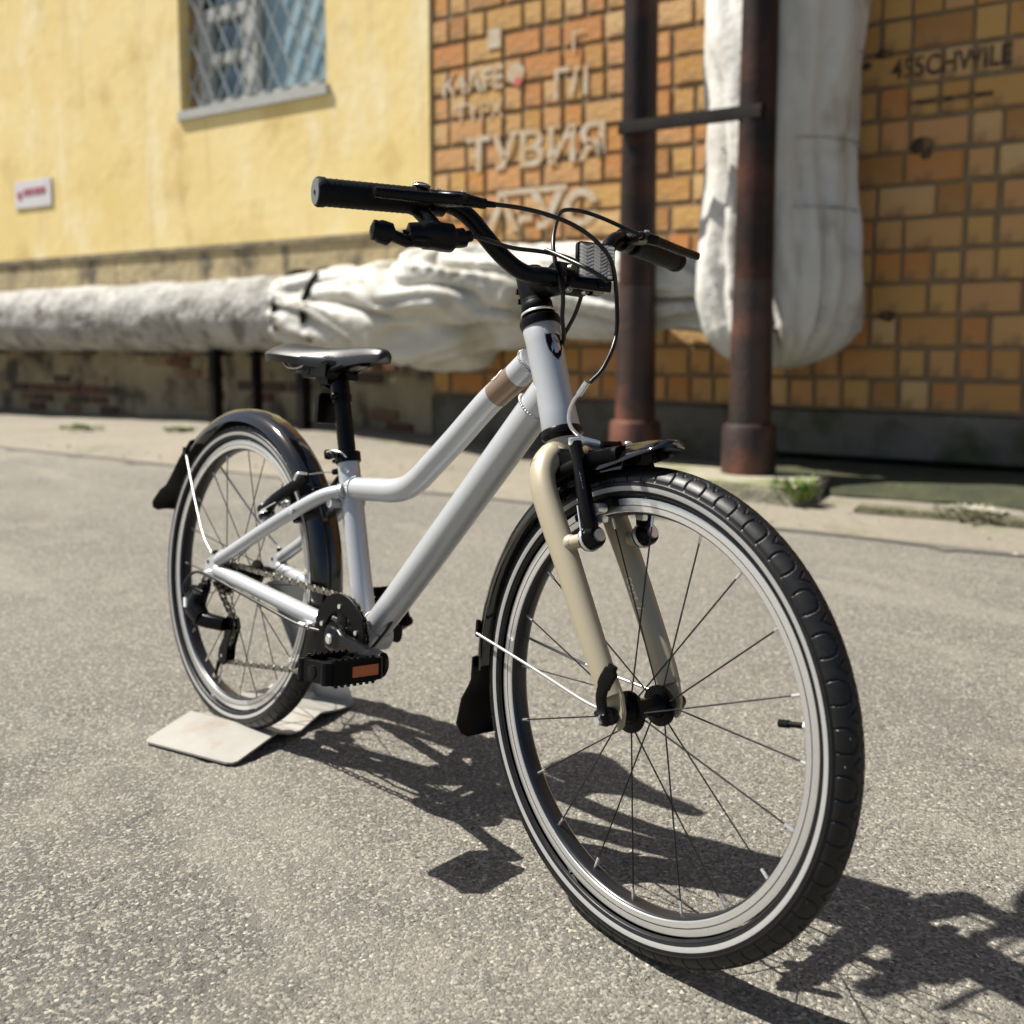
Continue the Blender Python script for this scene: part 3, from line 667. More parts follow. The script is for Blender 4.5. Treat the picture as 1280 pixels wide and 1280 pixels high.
def wheel(name, c, xf, rear):
    root = empty(name); root.parent = bike
    me = tyre_mb(c)
    if xf is not None: me.transform(xf)
    o = bpy.data.objects.new('tyre', me); C.objects.link(o); o.parent = root
    for sg in (-1, 1):
        pr = []
        for td in (92, 97, 102, 106.5): pr.append((.2224 + .0190 * math.cos(R_(td)), sg * .0180 * math.sin(R_(td))))
        for td in (106.5, 102, 97, 92): pr.append((.2224 + .0180 * math.cos(R_(td)), sg * .0170 * math.sin(R_(td))))
        ringprof(c, pr, 'reflective_stripe', M['stripe'], root, xf)
        # raised bead line and tread-edge line on the sidewall
        for td in (119, 80): ringprof(c, [(.2224 + .0189 * math.cos(R_(td + q)), sg * (.0179 + e) * math.sin(R_(td + q))) for q, e in ((-1.6, 0), (0, .0004), (1.6, 0))], 'sidewall_line', M['rubber'], root, xf, closed=False)
    # rim: black box section with machined tracks
    ringprof(c, [(.2085, .0108), (.1965, .0108), (.1946, .0098), (.1932, .0062), (.1926, 0), (.1932, -.0062), (.1946, -.0098), (.1965, -.0108), (.2085, -.0108), (.206, -.0085), (.206, .0085)], 'rim', M['rim'], root, xf, sm=50)
    for sg in (-1, 1):
        ringprof(c, [(.2094, sg * .0109), (.2094, sg * .0118), (.2085, sg * .0120), (.2026, sg * .0120), (.2024, sg * .0114), (.2019, sg * .0114), (.2017, sg * .0120), (.1965, sg * .0119), (.1957, sg * .0112), (.1957, sg * .0105)], 'brake_track', M['track'], root, xf, n=300, sm=40)
    for sg in (-1, 1): ringprof(c, [(.20275, sg * .01195), (.20275, sg * .01212), (.20215, sg * .01212), (.20215, sg * .01195)], 'groove_shade_line', M['rim'], root, xf, n=300)  # dark ring that paints in the shade of the track groove
    # hub
    hub = MB(); fy = .021
    if rear: hub._lathe(c, V((0, 1, 0)), [(-.05, .008), (-.022, .008), (-.0215, .020), (-.0185, .0205), (-.018, .012), (.0, .011), (.023, .012), (.024, .020), (.027, .020), (.0275, .010), (.046, .009), (.047, .007), (.056, .007)], 30)
    else: hub._lathe(c, V((0, 1, 0)), [(-.040, .006), (-.037, .0085), (-.030, .0095), (-.025, .012), (-.0228, .0205), (-.0198, .0205), (-.018, .012), (-.010, .0095), (.010, .0095), (.018, .012), (.0198, .0205), (.0228, .0205), (.025, .012), (.030, .0095), (.037, .0085), (.040, .006)], 30)
    hub.build('hub', M['black'], root, xf)
    ph0 = R_(19) if not rear else R_(4)
    nm = None
    for i in range(20):
        th = ph0 + R_(18) * i; side = -1 if i % 2 == 0 else 1
        k = (i // 2) % 2; hub_a = th + (R_(52) if k else R_(-52)) * (1 if rear else .16)
        yf_ = side * (fy if not (rear and side < 0) else .020)
        if rear and side > 0: yf_ = .0255
        p0 = polar(c, .0175, hub_a, yf_ + (.0012 if k else -.0012)); p1 = polar(c, .1905, th, side * .0022)
        mb = MB(); mb.cyl(p0, p1, .00085, 6); s_ = mb.build('spoke', M['spoke'], root, xf, smooth=60)
        d = (p1 - p0).normalized()
        mb = MB(); mb.cyl(p1 - d * .0088, p1 + d * .004, .0016, 8); mb.build('nipple', M['chrome'], root, xf)
    mb = MB()
    for i in range(150 if not rear else 60):
        a_ = random.uniform(0, 6.283); t = R_(random.choice((-1, 1)) * random.uniform(2, 60)); r0 = .2224 + .0186 * math.cos(t); l0 = .0176 * math.sin(t); h = random.uniform(.0012, .0035)
        p = polar(c, r0, a_, l0); q = polar(c, r0 + h * math.cos(t), a_ + random.uniform(-.008, .008), l0 + h * math.sin(t)); mb.sweep([p, q], [.00028, .00012], 3, cap=False)
    tag(mb.build('moulding_hairs', M['rubber'], root, xf, merge=0), kind='stuff')
    va = R_(11) if not rear else R_(250)
    mb = MB(); q0 = polar(c, .189, va, 0); q1 = polar(c, .172, va, 0); q2 = polar(c, .162, va, 0)
    q0 = polar(c, .194, va, 0); mb.cyl(q0, q1, .0027, 12); mb.cyl(q1, q2, .0036, 8); mb.build('valve', M['blackm'], root, xf)
    mb = MB(); mb.cyl(polar(c, .1932, va, 0), polar(c, .1885, va, 0), .0048, 6); mb.build('valve_nut', M['chrome'], root, xf)
    return root
fw = wheel('front_wheel', FW, ST, False)
rw = wheel('rear_wheel', RW, None, True)

# ---------------- frame
frame = empty('frame'); frame.parent = bike
HT, HB = V((.6213, 0, .6228)), V((.6655, 0, .5095)); ax = (HB - HT).normalized()
mb = MB(); mb._lathe(HT, ax, [(0, .0205), (.002, .0213), (.02, .0205), (.06, .0202), (.10, .0205), ((HB - HT).length - .002, .0215), ((HB - HT).length, .021)], 48)
mb.build('head_tube', M['silver'], frame, smooth=40)
TT = crom([(.612, 0, .586), (.581, 0, .5615), (.545, 0, .536), (.49, 0, .4875), (.446, 0, .4505), (.425, 0, .433), (.402, 0, .4195), (.375, 0, .4125), (.345, 0, .410), (.310, 0, .4075), (.275, 0, .405)], 6)
mb = MB(); mb.sweep(TT, .0158, 36); mb.build('top_tube', M['silver'], frame, smooth=60)
mb = MB(); mb.sweep([(.640, 0, .551), (.58, 0, .481), (.52, 0, .412), (.46, 0, .343), (.40, 0, .2745), (.350, 0, .220)], [(.0185, .0205), (.019, .021), (.019, .021), (.019, .021), (.019, .020), (.019, .019)], 40); mb.build('down_tube', M['silver'], frame, smooth=60)
BBc = V((.338, 0, .2145)); STt = V((.2635, 0, .4475))
mb = MB(); mb.cyl(BBc + V((0, 0, 0)), STt, .0152, 36); mb.build('seat_tube', M['silver'], frame, smooth=60)
mb = MB(); mb._lathe(BBc + V((0, -.029, 0)), V((0, 1, 0)), [(0, .021), (.001, .0218), (.057, .0218), (.058, .021)], 36); mb.build('bottom_bracket_shell', M['silver'], frame)
for sg in (-1, 1):
    mb = MB(); mb.sweep(crom([(.330, sg * .020, .218), (.272, sg * .034, .226), (.19, sg * .044, .236), (.10, sg * .050, .245), (.018, sg * .054, .252)], 6), [(.0115, .0115)] * 13 + [(.011, .011)] * 8 + [(.009, .010)] * 4, 20); mb.build('chainstay', M['silver'], frame, smooth=60)
    mb = MB(); mb.sweep(crom([(.281, sg * .014, .402), (.25, sg * .028, .391), (.20, sg * .040, .364), (.14, sg * .0465, .332), (.08, sg * .051, .299), (.022, sg * .0545, .268)], 6), .0098, 20); mb.build('seatstay', M['silver'], frame, smooth=60)
    y = sg * .0555
    mb = MB(); mb.plate([(.052, y, .290), (.030, y, .286), (.014, y, .276), (-.006, y, .268), (-.014, y, .258), (-.011, y, .246), (-.010, y, .236), (.006, y, .232), (.03, y, .238), (.06, y, .240), (.062, y, .252), (.036, y, .258), (.030, y, .266), (.044, y, .274)], (0, 1, 0), .0055)
    mb.build('dropout', M['silver'], frame, bevel=.0008)
    mb = MB(); mb.cyl((.012, y - .0035, .279), (.012, y + .0035, .279), .0032, 10); mb.cyl((-.004, y - .0035, .262), (-.004, y + .0035, .262), .0028, 10); mb.build('eyelet', M['black'], frame)
    # brake boss on the seatstay
    mb = MB(); mb.cyl((.142, sg * .0455, .334), (.128, sg * .044, .358), .006, 14); mb.build('brake_boss', M['silver'], frame)
    mb = MB(); mb.cyl((.210, sg * .049, .366), (.210, sg * .0515, .366), .0045, 12); mb.cyl((.210, sg * .0512, .366), (.210, sg * .0522, .366), .0025, 8); mb.build('rack_eyelet', M['silver'], frame)
for x_, z_, y_, r_ in ((.268, .384, .028, .0065), (.293, .223, .030, .0075)): mb = MB(); mb.cyl((x_, -y_, z_), (x_, y_, z_), r_, 12); mb.build('stay_bridge', M['silver'], frame)
def weld(c, n, rx, ry, up_, name='weld_bead', sc_=.0013):
    c = V(c); n = V(n).normalized(); u = V(up_); u = (u - n * u.dot(n)).normalized(); s2 = n.cross(u); N_ = 160
    mb = MB(); P = []; Rr = []
    for i in range(N_):
        t = 2 * math.pi * i / N_; P.append(c + u * ry * math.cos(t) + s2 * rx * math.sin(t)); Rr.append(sc_ * (1 + .45 * math.sin(i * 2 * math.pi / 4.2)))
    mb.sweep(P, Rr, 6, closed=True); mb.build(name, M['silver'], frame, smooth=60)
weld((.6085, 0, .5825), (.74, 0, .60), .0160, .0172, (0, 0, 1)); weld((.622, 0, .532), (.66, 0, .755), .0192, .0225, (0, 0, 1))
weld((.290, 0, .4065), (1, 0, .02), .0160, .0162, (0, 0, 1)); weld((.362, 0, .234), (.66, 0, .755), .0192, .0205, (0, 0, 1))
for sg in (-1, 1): weld((.276, sg * .0155, .399), (-.75, sg * .5, -.4), .0102, .0108, (0, 0, 1), sc_=.0011)
# bronze band on the top tube with a pale emblem
P0, P1 = V((.5885, 0, .5668)), V((.5560, 0, .5438))
mb = MB(); mb.cyl(P0, P1, .01605, 48); mb.build('top_tube_band', M['band'], frame)
tn = (P1 - P0).normalized(); nn_ = V((0, -1, 0)).cross(tn); nn_ = -nn_ if nn_.z < 0 else nn_
cc = (P0 + P1) / 2; d_n = (nn_ * .86 + V((0, -.5, 0))).normalized(); sd2 = tn.cross(d_n)
mb = MB()
for q, (a0, a1) in enumerate(((.2, 5.6),)):
    mb.sweep([cc + tn * (math.cos(t) * .0085) + (d_n * math.cos(math.sin(t) * .0075 / .0163) + sd2 * math.sin(math.sin(t) * .0075 / .0163)) * .0163 for t in [a0 + (a1 - a0) * k / 30 for k in range(31)]], .0012, 6)
mb.build('band_emblem', M['white'], frame)
# head badge, turned towards the front right
bd = V((math.cos(R_(-12)), math.sin(R_(-12)), 0)); bd = (bd - ax * bd.dot(ax)).normalized(); bs = ax.cross(bd)
def badge(pts, r_, name, m):
    c0 = HT + ax * .030; vs = []; n = len(pts)
    for rr in (r_, r_ - .0015):
        for (x, z) in pts: an = x / .0205; vs.append(c0 + ax * (-z) + (bd * math.cos(an) + bs * math.sin(an)) * rr)
    MB_ = MB(); MB_.add(vs, [tuple(range(n)), tuple(range(2 * n - 1, n - 1, -1))] + [(i, i + n, (i + 1) % n + n, (i + 1) % n) for i in range(n)]); MB_.build(name, m, frame, smooth=0)
def shield(k): return [(q[0] * k, q[1] * k) for q in ((-.0095, .0130), (-.005, .0135), (0, .0140), (.005, .0135), (.0095, .0130), (.0098, .004), (.0085, -.004), (.005, -.011), (0, -.0165), (-.005, -.011), (-.0085, -.004), (-.0098, .004))]
badge(shield(1.12), .0209, 'badge_rim', M['gold']); badge(shield(1.0), .0212, 'head_badge', M['black'])
badge([(-.006, -.002), (0, .010), (.006, -.002), (.0055, -.008), (.0015, -.001), (0, -.003), (-.002, .000), (-.0045, -.006)], .0215, 'badge_emblem', M['gold'])
# cable guides under the down tube
mb = MB(); mb.sweep(crom([(.352, -.014, .192), (.372, -.016, .205), (.392, -.010, .232), (.398, -.004, .248)], 8), .0022, 8); mb.build('gear_cable', M['cable'], bike)

# ---------------- headset, stem, bar (steered with the fork)
hs = MB(); hs._lathe(HT, -ax, [(-.001, .0225), (.004, .0235), (.009, .0225), (.0115, .0185), (.0135, .0175), (.0140, .0195), (.017, .0195), (.0175, .0172), (.032, .0168)], 40)
hs.build('upper_headset', M['black'], bike, ST)
hs = MB(); hs._lathe(HT, -ax, [(.0142, .0197), (.0152, .0202), (.0170, .0197)], 40); hs.build('spacer_ring', M['chrome'], bike, ST)
hs = MB(); hs._lathe(HB, ax, [(-.001, .0218), (.002, .0232), (.007, .0232), (.010, .0205), (.012, .0195)], 40); hs.build('lower_headset', M['black'], bike, ST)
stem = MB(); s0 = HT - ax * .018; s1 = HT - ax * .060
stem._lathe(s0, -ax, [(0, .0165), (.002, .0178), (.010, .0178), (.011, .0168), (.016, .0172), (.032, .0176), (.046, .0172), (.052, .014), (.053, .008)], 32)
barc = V((.6625, 0, .6735))
stem.sweep([HT - ax * .046 + V((0, 0, .002)), barc - V((.016, 0, .001)), barc], [(.0150, .0150), (.0155, .0145), (.017, .0165)], 20, up=(0, 1, 0))
stem.sweep([barc + V((.001, -.019, 0)), barc + V((.001, .019, 0))], .0175, 24)
st_o = stem.build('stem', M['blackm'], bike, ST, smooth=50)
for (x, y, z) in ((.6805, -.012, .684), (.6805, .012, .684), (.6785, -.012, .661), (.6785, .012, .661)):
    mb = MB(); mb.cyl((x - .004, y, z), (x + .002, y, z), .0033, 10); mb.build('bolt', M['chrome'], st_o, ST)
for dz in (.012, .024):
    mb = MB(); q = HT - ax * (.018 + dz) + V((-.0150, -.006, 0)); mb.cyl(q, q + V((-.003, -.006, 0)), .0034, 10); mb.build('bolt', M['black'], st_o, ST)
BAR = []
half = [(.6625, 0, .6735), (.6590, .022, .6735), (.6450, .048, .6760), (.6340, .070, .6910), (.6245, .088, .7110), (.6165, .104, .7290), (.6095, .124, .7392), (.6015, .150, .7392), (.5900, .206, .7360), (.5780, .2630, .7330)]
barp = [(x, -y, z) for x, y, z in half[::-1]] + half[1:]
mb = MB(); pts = crom(barp, 7); mb.sweep(pts, [(.0102 if abs(q.y) < .04 else .0093) for q in pts], 22); bar = mb.build('handlebar', M['black'], bike, ST, smooth=60)
hb3 = V((.6050, .172, .7370)); he = V((.5785, .2640, .7330))
for sg in (-1, 1):
    f = lambda q: V((q[0], sg * q[1], q[2]))
    a0, a1 = f(V((.6005, .156, .7390))), f(he); d = (a1 - a0).normalized(); L_ = (a1 - a0).length
    g = MB(); prof = [(0, .0138), (.002, .0146), (.006, .0146)]
    k = .010
    while k < L_ - .010: prof += [(k, .0137), (k + .0022, .0141), (k + .0044, .0137)]; k += .0060
    prof += [(L_ - .008, .0148), (L_ - .002, .0150), (L_, .0140)]
    g._lathe(a0, d, prof, 32); go = g.build('grip', M['grip'], bar, ST, smooth=60)
    mb = MB(); mb._lathe(a1 - d * .001, d, [(0, .0132), (.0022, .0128), (.0023, .0)], 28); mb._lathe(a1 + d * .0013, d, [(0, .0022), (.0015, .0022)], 10)
    o = mb.build('grip_end', M['gripend'], bar, ST)

# brake levers
for sg in (-1, 1):
    f = lambda x, y, z: V((x, sg * y, z))
    lv = empty('brake_lever'); lv.parent = bike
    # clamp and body
    mb = MB(); dd = (f(.5900, .206, .7360) - f(.6015, .150, .7392)).normalized(); mb.sweep([f(.6060, .132, .7397), f(.6060, .132, .7397) + dd * .013], .0138, 20)
    mb.sweep([f(.606, .138, .740), f(.626, .142, .741), f(.643, .134, .7395), f(.655, .118, .7372)], [(.0085, .007), (.0105, .008), (.0095, .0075), (.005, .005)], 14, up=(0, 0, 1), sq=2.8)
    mb.build('lever_body', M['black'], lv, ST, smooth=50)
    mb = MB(); mb.sweep(crom([f(.648, .134, .738), f(.651, .146, .7365), f(.650, .165, .7345), f(.645, .190, .733), f(.641, .212, .7320), f(.6385, .2335, .7308)], 5), [(.0052, .0062)] * 6 + [(.0036, .0055)] * 12 + [(.0042, .0052)] * 6 + [(.0045, .005)] * 2, 14, up=(0, 0, 1), sq=2.6)
    mb.build('lever_blade', M['black'], lv, ST, smooth=50)
    mb = MB(); mb._lathe(f(.653, .1225, .7370), f(.5, -.95, -.02) , [(0, .0052), (.004, .0056), (.010, .0052), (.0105, .0036), (.020, .0030)], 14); mb.build('barrel_adjuster', M['black'], lv, ST)
    mb = MB(); mb.cyl(f(.646, .134, .746), f(.646, .134, .7475), .003, 10); mb.cyl(f(.606, .138, .7525), f(.606, .138, .754), .0027, 10); mb.build('bolt', M['chrome'], lv, ST)
# bell-like clamp ring and gear shifter (right hand only)
shf = empty('gear_shifter'); shf.parent = bike
mb = MB(); mb.sweep([(.5985, -.164, .7385), (.6010, -.151, .7390)], .0150, 22); mb.sweep([(.603, -.158, .728), (.622, -.158, .716), (.630, -.155, .706)], [(.009, .007), (.009, .007), (.011, .008)], 12, sq=2.8); mb.build('shifter_clamp', M['black'], shf, ST)
mb = MB(); mb.sweep(crom([(.622, -.188, .697), (.628, -.176, .6995), (.632, -.160, .7005), (.636, -.144, .700), (.640, -.130, .7015), (.643, -.120, .705)], 4), [(.004, .006)] * 2 + [(.012, .012)] * 4 + [(.015, .0145)] * 8 + [(.011, .010)] * 4 + [(.006, .006)] * 3, 18, up=(0, 0, 1), sq=2.5); mb.build('shifter_body', M['black'], shf, ST, smooth=50)
mb = MB(); mb.sweep(crom([(.634, -.158, .690), (.628, -.180, .690), (.620, -.198, .6955), (.616, -.212, .6985), (.613, -.221, .6995)], 4), [(.006, .003)] * 5 + [(.007, .006)] * 4 + [(.010, .0115)] * 4 + [(.009, .010)] * 3 + [(.004, .004)], 14, up=(0, 0, 1), sq=2.4); mb.build('thumb_lever', M['black'], shf, ST, smooth=50)
mb = MB(); mb.sweep([(.641, -.155, .696), (.641, -.172, .6945), (.636, -.184, .694)], [(.004, .0025)] * 3, 10, sq=2.6); mb.build('release_lever', M['blackm'], shf, ST)
mb = MB(); mb._lathe((.6015, -.1560, .7520), (.05, .1, 1), [(0, .0095), (.003, .0095), (.005, .007), (.0055, .0)], 22); mb.build('shifter_cap', M['gloss'], shf, ST)
mb = MB(); mb.sweep([V((.6015, -.1560, .7543)) + V((math.cos(t) * .0092, math.sin(t) * .0092, 0)) for t in [k * math.pi / 10 for k in range(20)]], .0007, 6, closed=True); mb.build('shifter_ring', M['chrome'], shf, ST)

# cables of the cockpit
def cable(pts, r, name='cable', m=None, xf=ST, par=bike, k=8):
    mb = MB(); mb.sweep(crom(pts, k), r, 8); return mb.build(name, m or M['cable'], par, xf, smooth=60)
cable([(.662, -.107, .737), (.676, -.085, .7355), (.690, -.062, .7315), (.703, -.035, .7235), (.712, -.010, .710), (.7175, .010, .690), (.716, .022, .655), (.729, .012, .612), (.738, -.012, .578), (.7345, -.026, .562)], .0024)
cable([(.662, .107, .737), (.650, .092, .744), (.632, .070, .7545), (.622, .046, .7590), (.623, .020, .7545), (.635, .002, .738), (.650, -.014, .712), (.664, -.020, .685), (.673, -.016, .655), (.663, -.006, .632), (.654, .006, .612), (.640, .016, .598)], .0024)
cable([(.643, -.120, .705), (.650, -.100, .702), (.650, -.070, .699), (.660, -.030, .6985), (.672, .002, .692), (.668, .018, .674), (.652, .024, .642), (.636, .020, .612)], .0023)
cable([(.657, -.030, .702), (.687, -.030, .6915), (.717, -.028, .680), (.731, -.020, .672), (.737, -.012, .666)], .0024)

# front reflector on its bracket
rf = empty('front_reflector'); rf.parent = bike
mb = MB(); mb.sweep([(.664, .030, .6735), (.664, .041, .6735)], .0145, 20); mb.sweep([(.672, .034, .666), (.690, .020, .664), (.706, .006, .666), (.716, .0, .668)], [(.006, .005), (.0065, .007), (.006, .006), (.004, .006)], 12, sq=2.8); mb.sweep([(.690, -.020, .6665), (.706, .000, .6645), (.714, .014, .664)], [(.005, .006)] * 3, 12, sq=2.8)
mb.build('reflector_bracket', M['black'], rf, ST)
rc_, rx_, rz_ = V((.7055, -.0005, .6900)), V((.30, .954, 0)).normalized(), V((-.06, 0, 1)).normalized()
rn_ = rx_.cross(rz_).normalized()
if rn_.x < 0: rn_ = -rn_
def rpt(x, z, o=0): return rc_ + rx_ * x + rz_ * z + rn_ * o
def rrect(w_, h, r, n=5):
    out = []
    for cx, cz, a0 in ((w_ - r, h - r, 0), (-w_ + r, h - r, 90), (-w_ + r, -h + r, 180), (w_ - r, -h + r, 270)):
        for k in range(n + 1): t = R_(a0 + 90 * k / n); out.append((cx + r * math.cos(t), cz + r * math.sin(t)))
    return out
mb = MB(); mb.plate([rpt(x, z, -.003) for x, z in rrect(.0218, .0195, .004)], rn_, .007); mb.build('reflector_housing', M['black'], rf, ST, bevel=.0006)
mb = MB()
for k in range(5):
    x0, x1 = -.0200 + k * .0080, -.0200 + (k + 1) * .0080 - .0003
    n_ = 9
    for j in range(n_):
        z0 = -.017 + j * .0341 / n_; z1 = z0 + .0341 / n_; q = .0040 if k % 2 else -.0040
        if k == 4: q = 0
        p = [rpt(x0, z0, .0016), rpt(x1, z0 + 0, .0010), rpt(x1, z1 - .0004, .0021), rpt(x0, z1 - .0004, .0026)]
        lim = lambda v_: max(-.0172, min(.0172, v_))
        p = [rpt(x0, lim(z0 - q / 2), .0016), rpt(x1, lim(z0 + q / 2), .0014), rpt(x1, lim(z1 + q / 2 - .0011), .0034), rpt(x0, lim(z1 - q / 2 - .0011), .0034)]
        mb.add(p, [(0, 1, 2, 3)])
mb.build('reflector_lens', M['reflector'], rf, ST, smooth=0)
mb = MB(); mb.plate([rpt(x, z, .0008) for x, z in rrect(.0204, .0180, .003)], rn_, .0006); mb.build('reflector_backing', M['refl_dark'], rf, ST)

# ---------------- fork
fork = empty('fork'); fork.parent = bike
mb = MB(); mb._lathe(HB + ax * .010, ax, [(0, .0195), (.004, .0200), (.016, .0190), (.026, .0165), (.030, .010)], 36)
mb.sweep([(.6815, -.038, .468), (.6765, -.020, .479), (.6745, 0, .482), (.6765, .020, .479), (.6815, .038, .468)], [(.0150, .0135), (.016, .015), (.017, .016), (.016, .015), (.0150, .0135)], 24, up=(0, 0, 1)); mb.build('fork_crown', M['champagne'], fork, ST, smooth=60)
for sg in (-1, 1):
    lp = crom([(.6745, sg * .020, .484), (.6790, sg * .033, .474), (.6870, sg * .0415, .457), (.7020, sg * .0445, .432), (.7390, sg * .0450, .374), (.7700, sg * .0445, .322), (.7960, sg * .0430, .278), (.8080, sg * .0415, .258)], 6)
    n = len(lp); rad = [(.0128 - .0025 * max(0, (i / n - .45)) / .55, .0152 - .0022 * max(0, (i / n - .45)) / .55) for i in range(n)]
    mb = MB(); mb.sweep(lp, rad, 28, up=(1, 0, .3)); mb.ball(lp[0], .0125); mb.build('fork_leg', M['champagne'], fork, ST, smooth=60)
    y = sg * .0405
    mb = MB(); mb.plate([(.799, y, .276), (.812, y, .276), (.822, y, .262), (.8265, y, .246), (.8255, y, .233), (.8205, y, .2265), (.8165, y, .236), (.8110, y, .236), (.8060, y, .229), (.8005, y, .240), (.799, y, .256)], (0, 1, 0), .0055); mb.build('fork_dropout', M['champagne'], fork, ST, bevel=.001)
    mb = MB(); mb.cyl((.7395, sg * .0445, .398), (.757, sg * .0430, .404), .0072, 16); mb.ball((.7395, sg * .0445, .398), .009); mb.build('brake_boss', M['champagne'], fork, ST, smooth=60)
# lettering down the inside of the left leg
lm = frame_m((.7700, .0335, .3245), (.50, 0, -.866), (-.866, .0, -.50))
lm = lm if (lm.to_3x3() @ V((0, 0, 1))).y < 0 else frame_m((.7700, .0335, .3245), (.50, 0, -.866), (.866, .0, .50))
text('leg_lettering', 'cort.7', .016, M['white'], fork, lm @ Matrix.Translation((-.022, 0, .0006)), .0003, ST)
# quick release
qr = empty('quick_release'); qr.parent = bike
mb = MB(); mb._lathe(FW + V((0, -.0445, 0)), V((0, -1, 0)), [(0, .0085), (.004, .0092), (.010, .0085), (.0105, .0078), (.015, .0078), (.018, .006)], 24)
mb.sweep(crom([FW + V((.001, -.0545, -.004)), FW + V((.001, -.0590, .006)), FW + V((-.001, -.0605, .020)), FW + V((.002, -.0600, .034)), FW + V((.008, -.0590, .046)), FW + V((.010, -.0580, .053))], 5), [(.0080, .0066)] * 6 + [(.0062, .0026)] * 8 + [(.0082, .0022)] * 8 + [(.0050, .0028)] * 4, 16, up=(0, -1, 0), sq=4.5)
mb.build('quick_release_lever', M['black'], qr, ST, smooth=50)
mb = MB(); mb.cyl(FW + V((.001, -.060, -.002)), FW + V((.001, -.0672, -.002)), .0040, 16); mb.build('pivot_pin', M['chrome'], qr, ST)
mb = MB(); mb._lathe(FW + V((0, .0435, 0)), V((0, 1, 0)), [(0, .0085), (.008, .0082), (.012, .006)], 20); mb.build('quick_release_nut', M['black'], qr, ST)

# ---------------- V-brakes
def vbrake(xf, piv, top, up_, outv, name, silver_pad, label=None):
    """piv/top: right-hand side (y<0) pivot and arm tip; outv: direction away from the frame"""
    br = empty(name); br.parent = bike
    outv = V(outv).normalized()
    for sg in (-1, 1):
        f = lambda q: V((q[0], sg * -q[1], q[2]))
        P, T = V(piv), V(top); a = [f(P + outv * .004), f(P.lerp(T, .2) + outv * .008 + V((0, -.003, 0))), f(P.lerp(T, .5) + outv * .008 + V((0, -.002, 0))), f(P.lerp(T, .8) + outv * .007), f(T + outv * .006)]
        mb = MB(); mb.sweep(crom(a, 4), [(.0060, .0095)] * 4 + [(.0056, .0085)] * 5 + [(.0050, .0080)] * 8, 12, up=tuple(outv), sq=3.0)
        mb.sweep([f(P - outv * .004), f(P + outv * .010), f(P + outv * .014)], [.0118, .0118, .0100], 18); ao = mb.build('brake_arm', M['black'], br, xf, smooth=40)
        mb = MB(); mb.cyl(f(P + outv * .0135), f(P + outv * .0175), .0064, 18); mb.cyl(f(P + outv * .0175), f(P + outv * .0178), .0030, 6); mb.build('pivot_bolt', M['chrome'], br, xf)
        return_ = None
        # pad and its bolt
        pc = V(piv).lerp(V(top), .30); pc = V((pc.x, 0, pc.z)); tan = V(up_).cross(V((0, 1, 0))).normalized()
        yy = -sg * -.0165
        p0 = V((pc.x, sg * .0165, pc.z)); mb = MB()
        mb.sweep([p0 - tan * .028, p0 - tan * .008, p0 + tan * .012, p0 + tan * .030], [(.005, .0055), (.0055, .0070), (.0055, .0070), (.004, .005)], 10, up=(0, 1, 0), sq=3.0); mb.build('brake_pad', M['blackm'], br, xf)
        mb = MB(); mb._lathe(p0, V((0, sg, 0)), [(0, .003), (.008, .003), (.0081, .0068), (.011, .0068), (.0112, .0055), (.016, .0055), (.0161, .0035), (.022, .0032)], 16); mb.build('pad_bolt', M['chrome'], br, xf)
        mb = MB(); q = V(piv).lerp(V(top), .35); mb.sweep([f(q + V((0, -.008, 0)) + outv * .001), f(V(piv).lerp(V(top), .05) + V((0, -.012, 0)) + outv * .003)], .0009, 6); mb.build('return_spring', M['chrome'], br, xf)
        # hardware between the arm and the frame
        ho = V(piv).lerp(V(top), .27) - tan * .016; y0 = V(piv).y
        mb = MB(); mb.sweep([f(V((ho.x, y0 + .003, ho.z))), f(V((ho.x, y0 + .016, ho.z)))], [(.0058, .0058), (.0050, .0050)], 14); mb.build('pad_washer', M['chrome'], br, xf)
        mb = MB(); mb.box(f(V((ho.x, y0 + .010, ho.z)) - V(up_) * .011), (.011, .008, .006)); mb.build('pad_holder', M['chrome'], br, xf, bevel=.001)
        mb = MB(); cc0 = f(P - outv * .001); uu = outv.orthogonal().normalized(); ww = outv.cross(uu)
        mb.sweep([cc0 + outv * (.0012 * t / 6.283) + (uu * math.cos(t) + ww * math.sin(t)) * .0125 for t in [k * .35 for k in range(54)]], .0008, 6); mb.build('return_spring', M['chrome'], br, xf)
        for kk in (.45, .62): mb = MB(); q = f(V(piv).lerp(V(top), kk) + outv * .0125); mb.cyl(q, q + outv * .002, .0024, 10); mb.build('adjuster_screw', M['chrome'], br, xf)
    return br
vb = vbrake(ST, (.7600, -.0385, .4045), (.7145, -.0290, .4960), (-.4, 0, .9), (.90, 0, .40), 'front_brake', True)
# link holder, noodle, cable, boot
mb = MB(); mb.sweep([(.717, -.034, .500), (.724, -.020, .5015), (.729, -.004, .4985)], [(.0045, .0042), (.0052, .0045), (.004, .004)], 10, up=(0, 0, 1), sq=3); mb.build('cable_stirrup', M['chrome'], vb, ST, smooth=40)
mb = MB(); mb.cyl((.722, -.026, .491), (.732, -.024, .493), .0045, 12); mb.build('anchor_bolt', M['chrome'], vb, ST)
cable([(.7270, -.006, .4990), (.7190, -.020, .505), (.7130, -.030, .516), (.7130, -.033, .530), (.7195, -.0325, .544), (.7255, -.031, .550)], .0021, 'cable_noodle', M['chrome'], ST, vb)
mb = MB(); mb.sweep([(.7245, -.0315, .549), (.7335, -.0295, .5620)], [.0033, .0033], 12); mb.build('noodle_ferrule', M['chrome'], vb, ST)
cable([(.7270, -.006, .4990), (.728, .012, .4985), (.727, .030, .498)], .0008, 'brake_wire', M['chrome'], ST, vb)
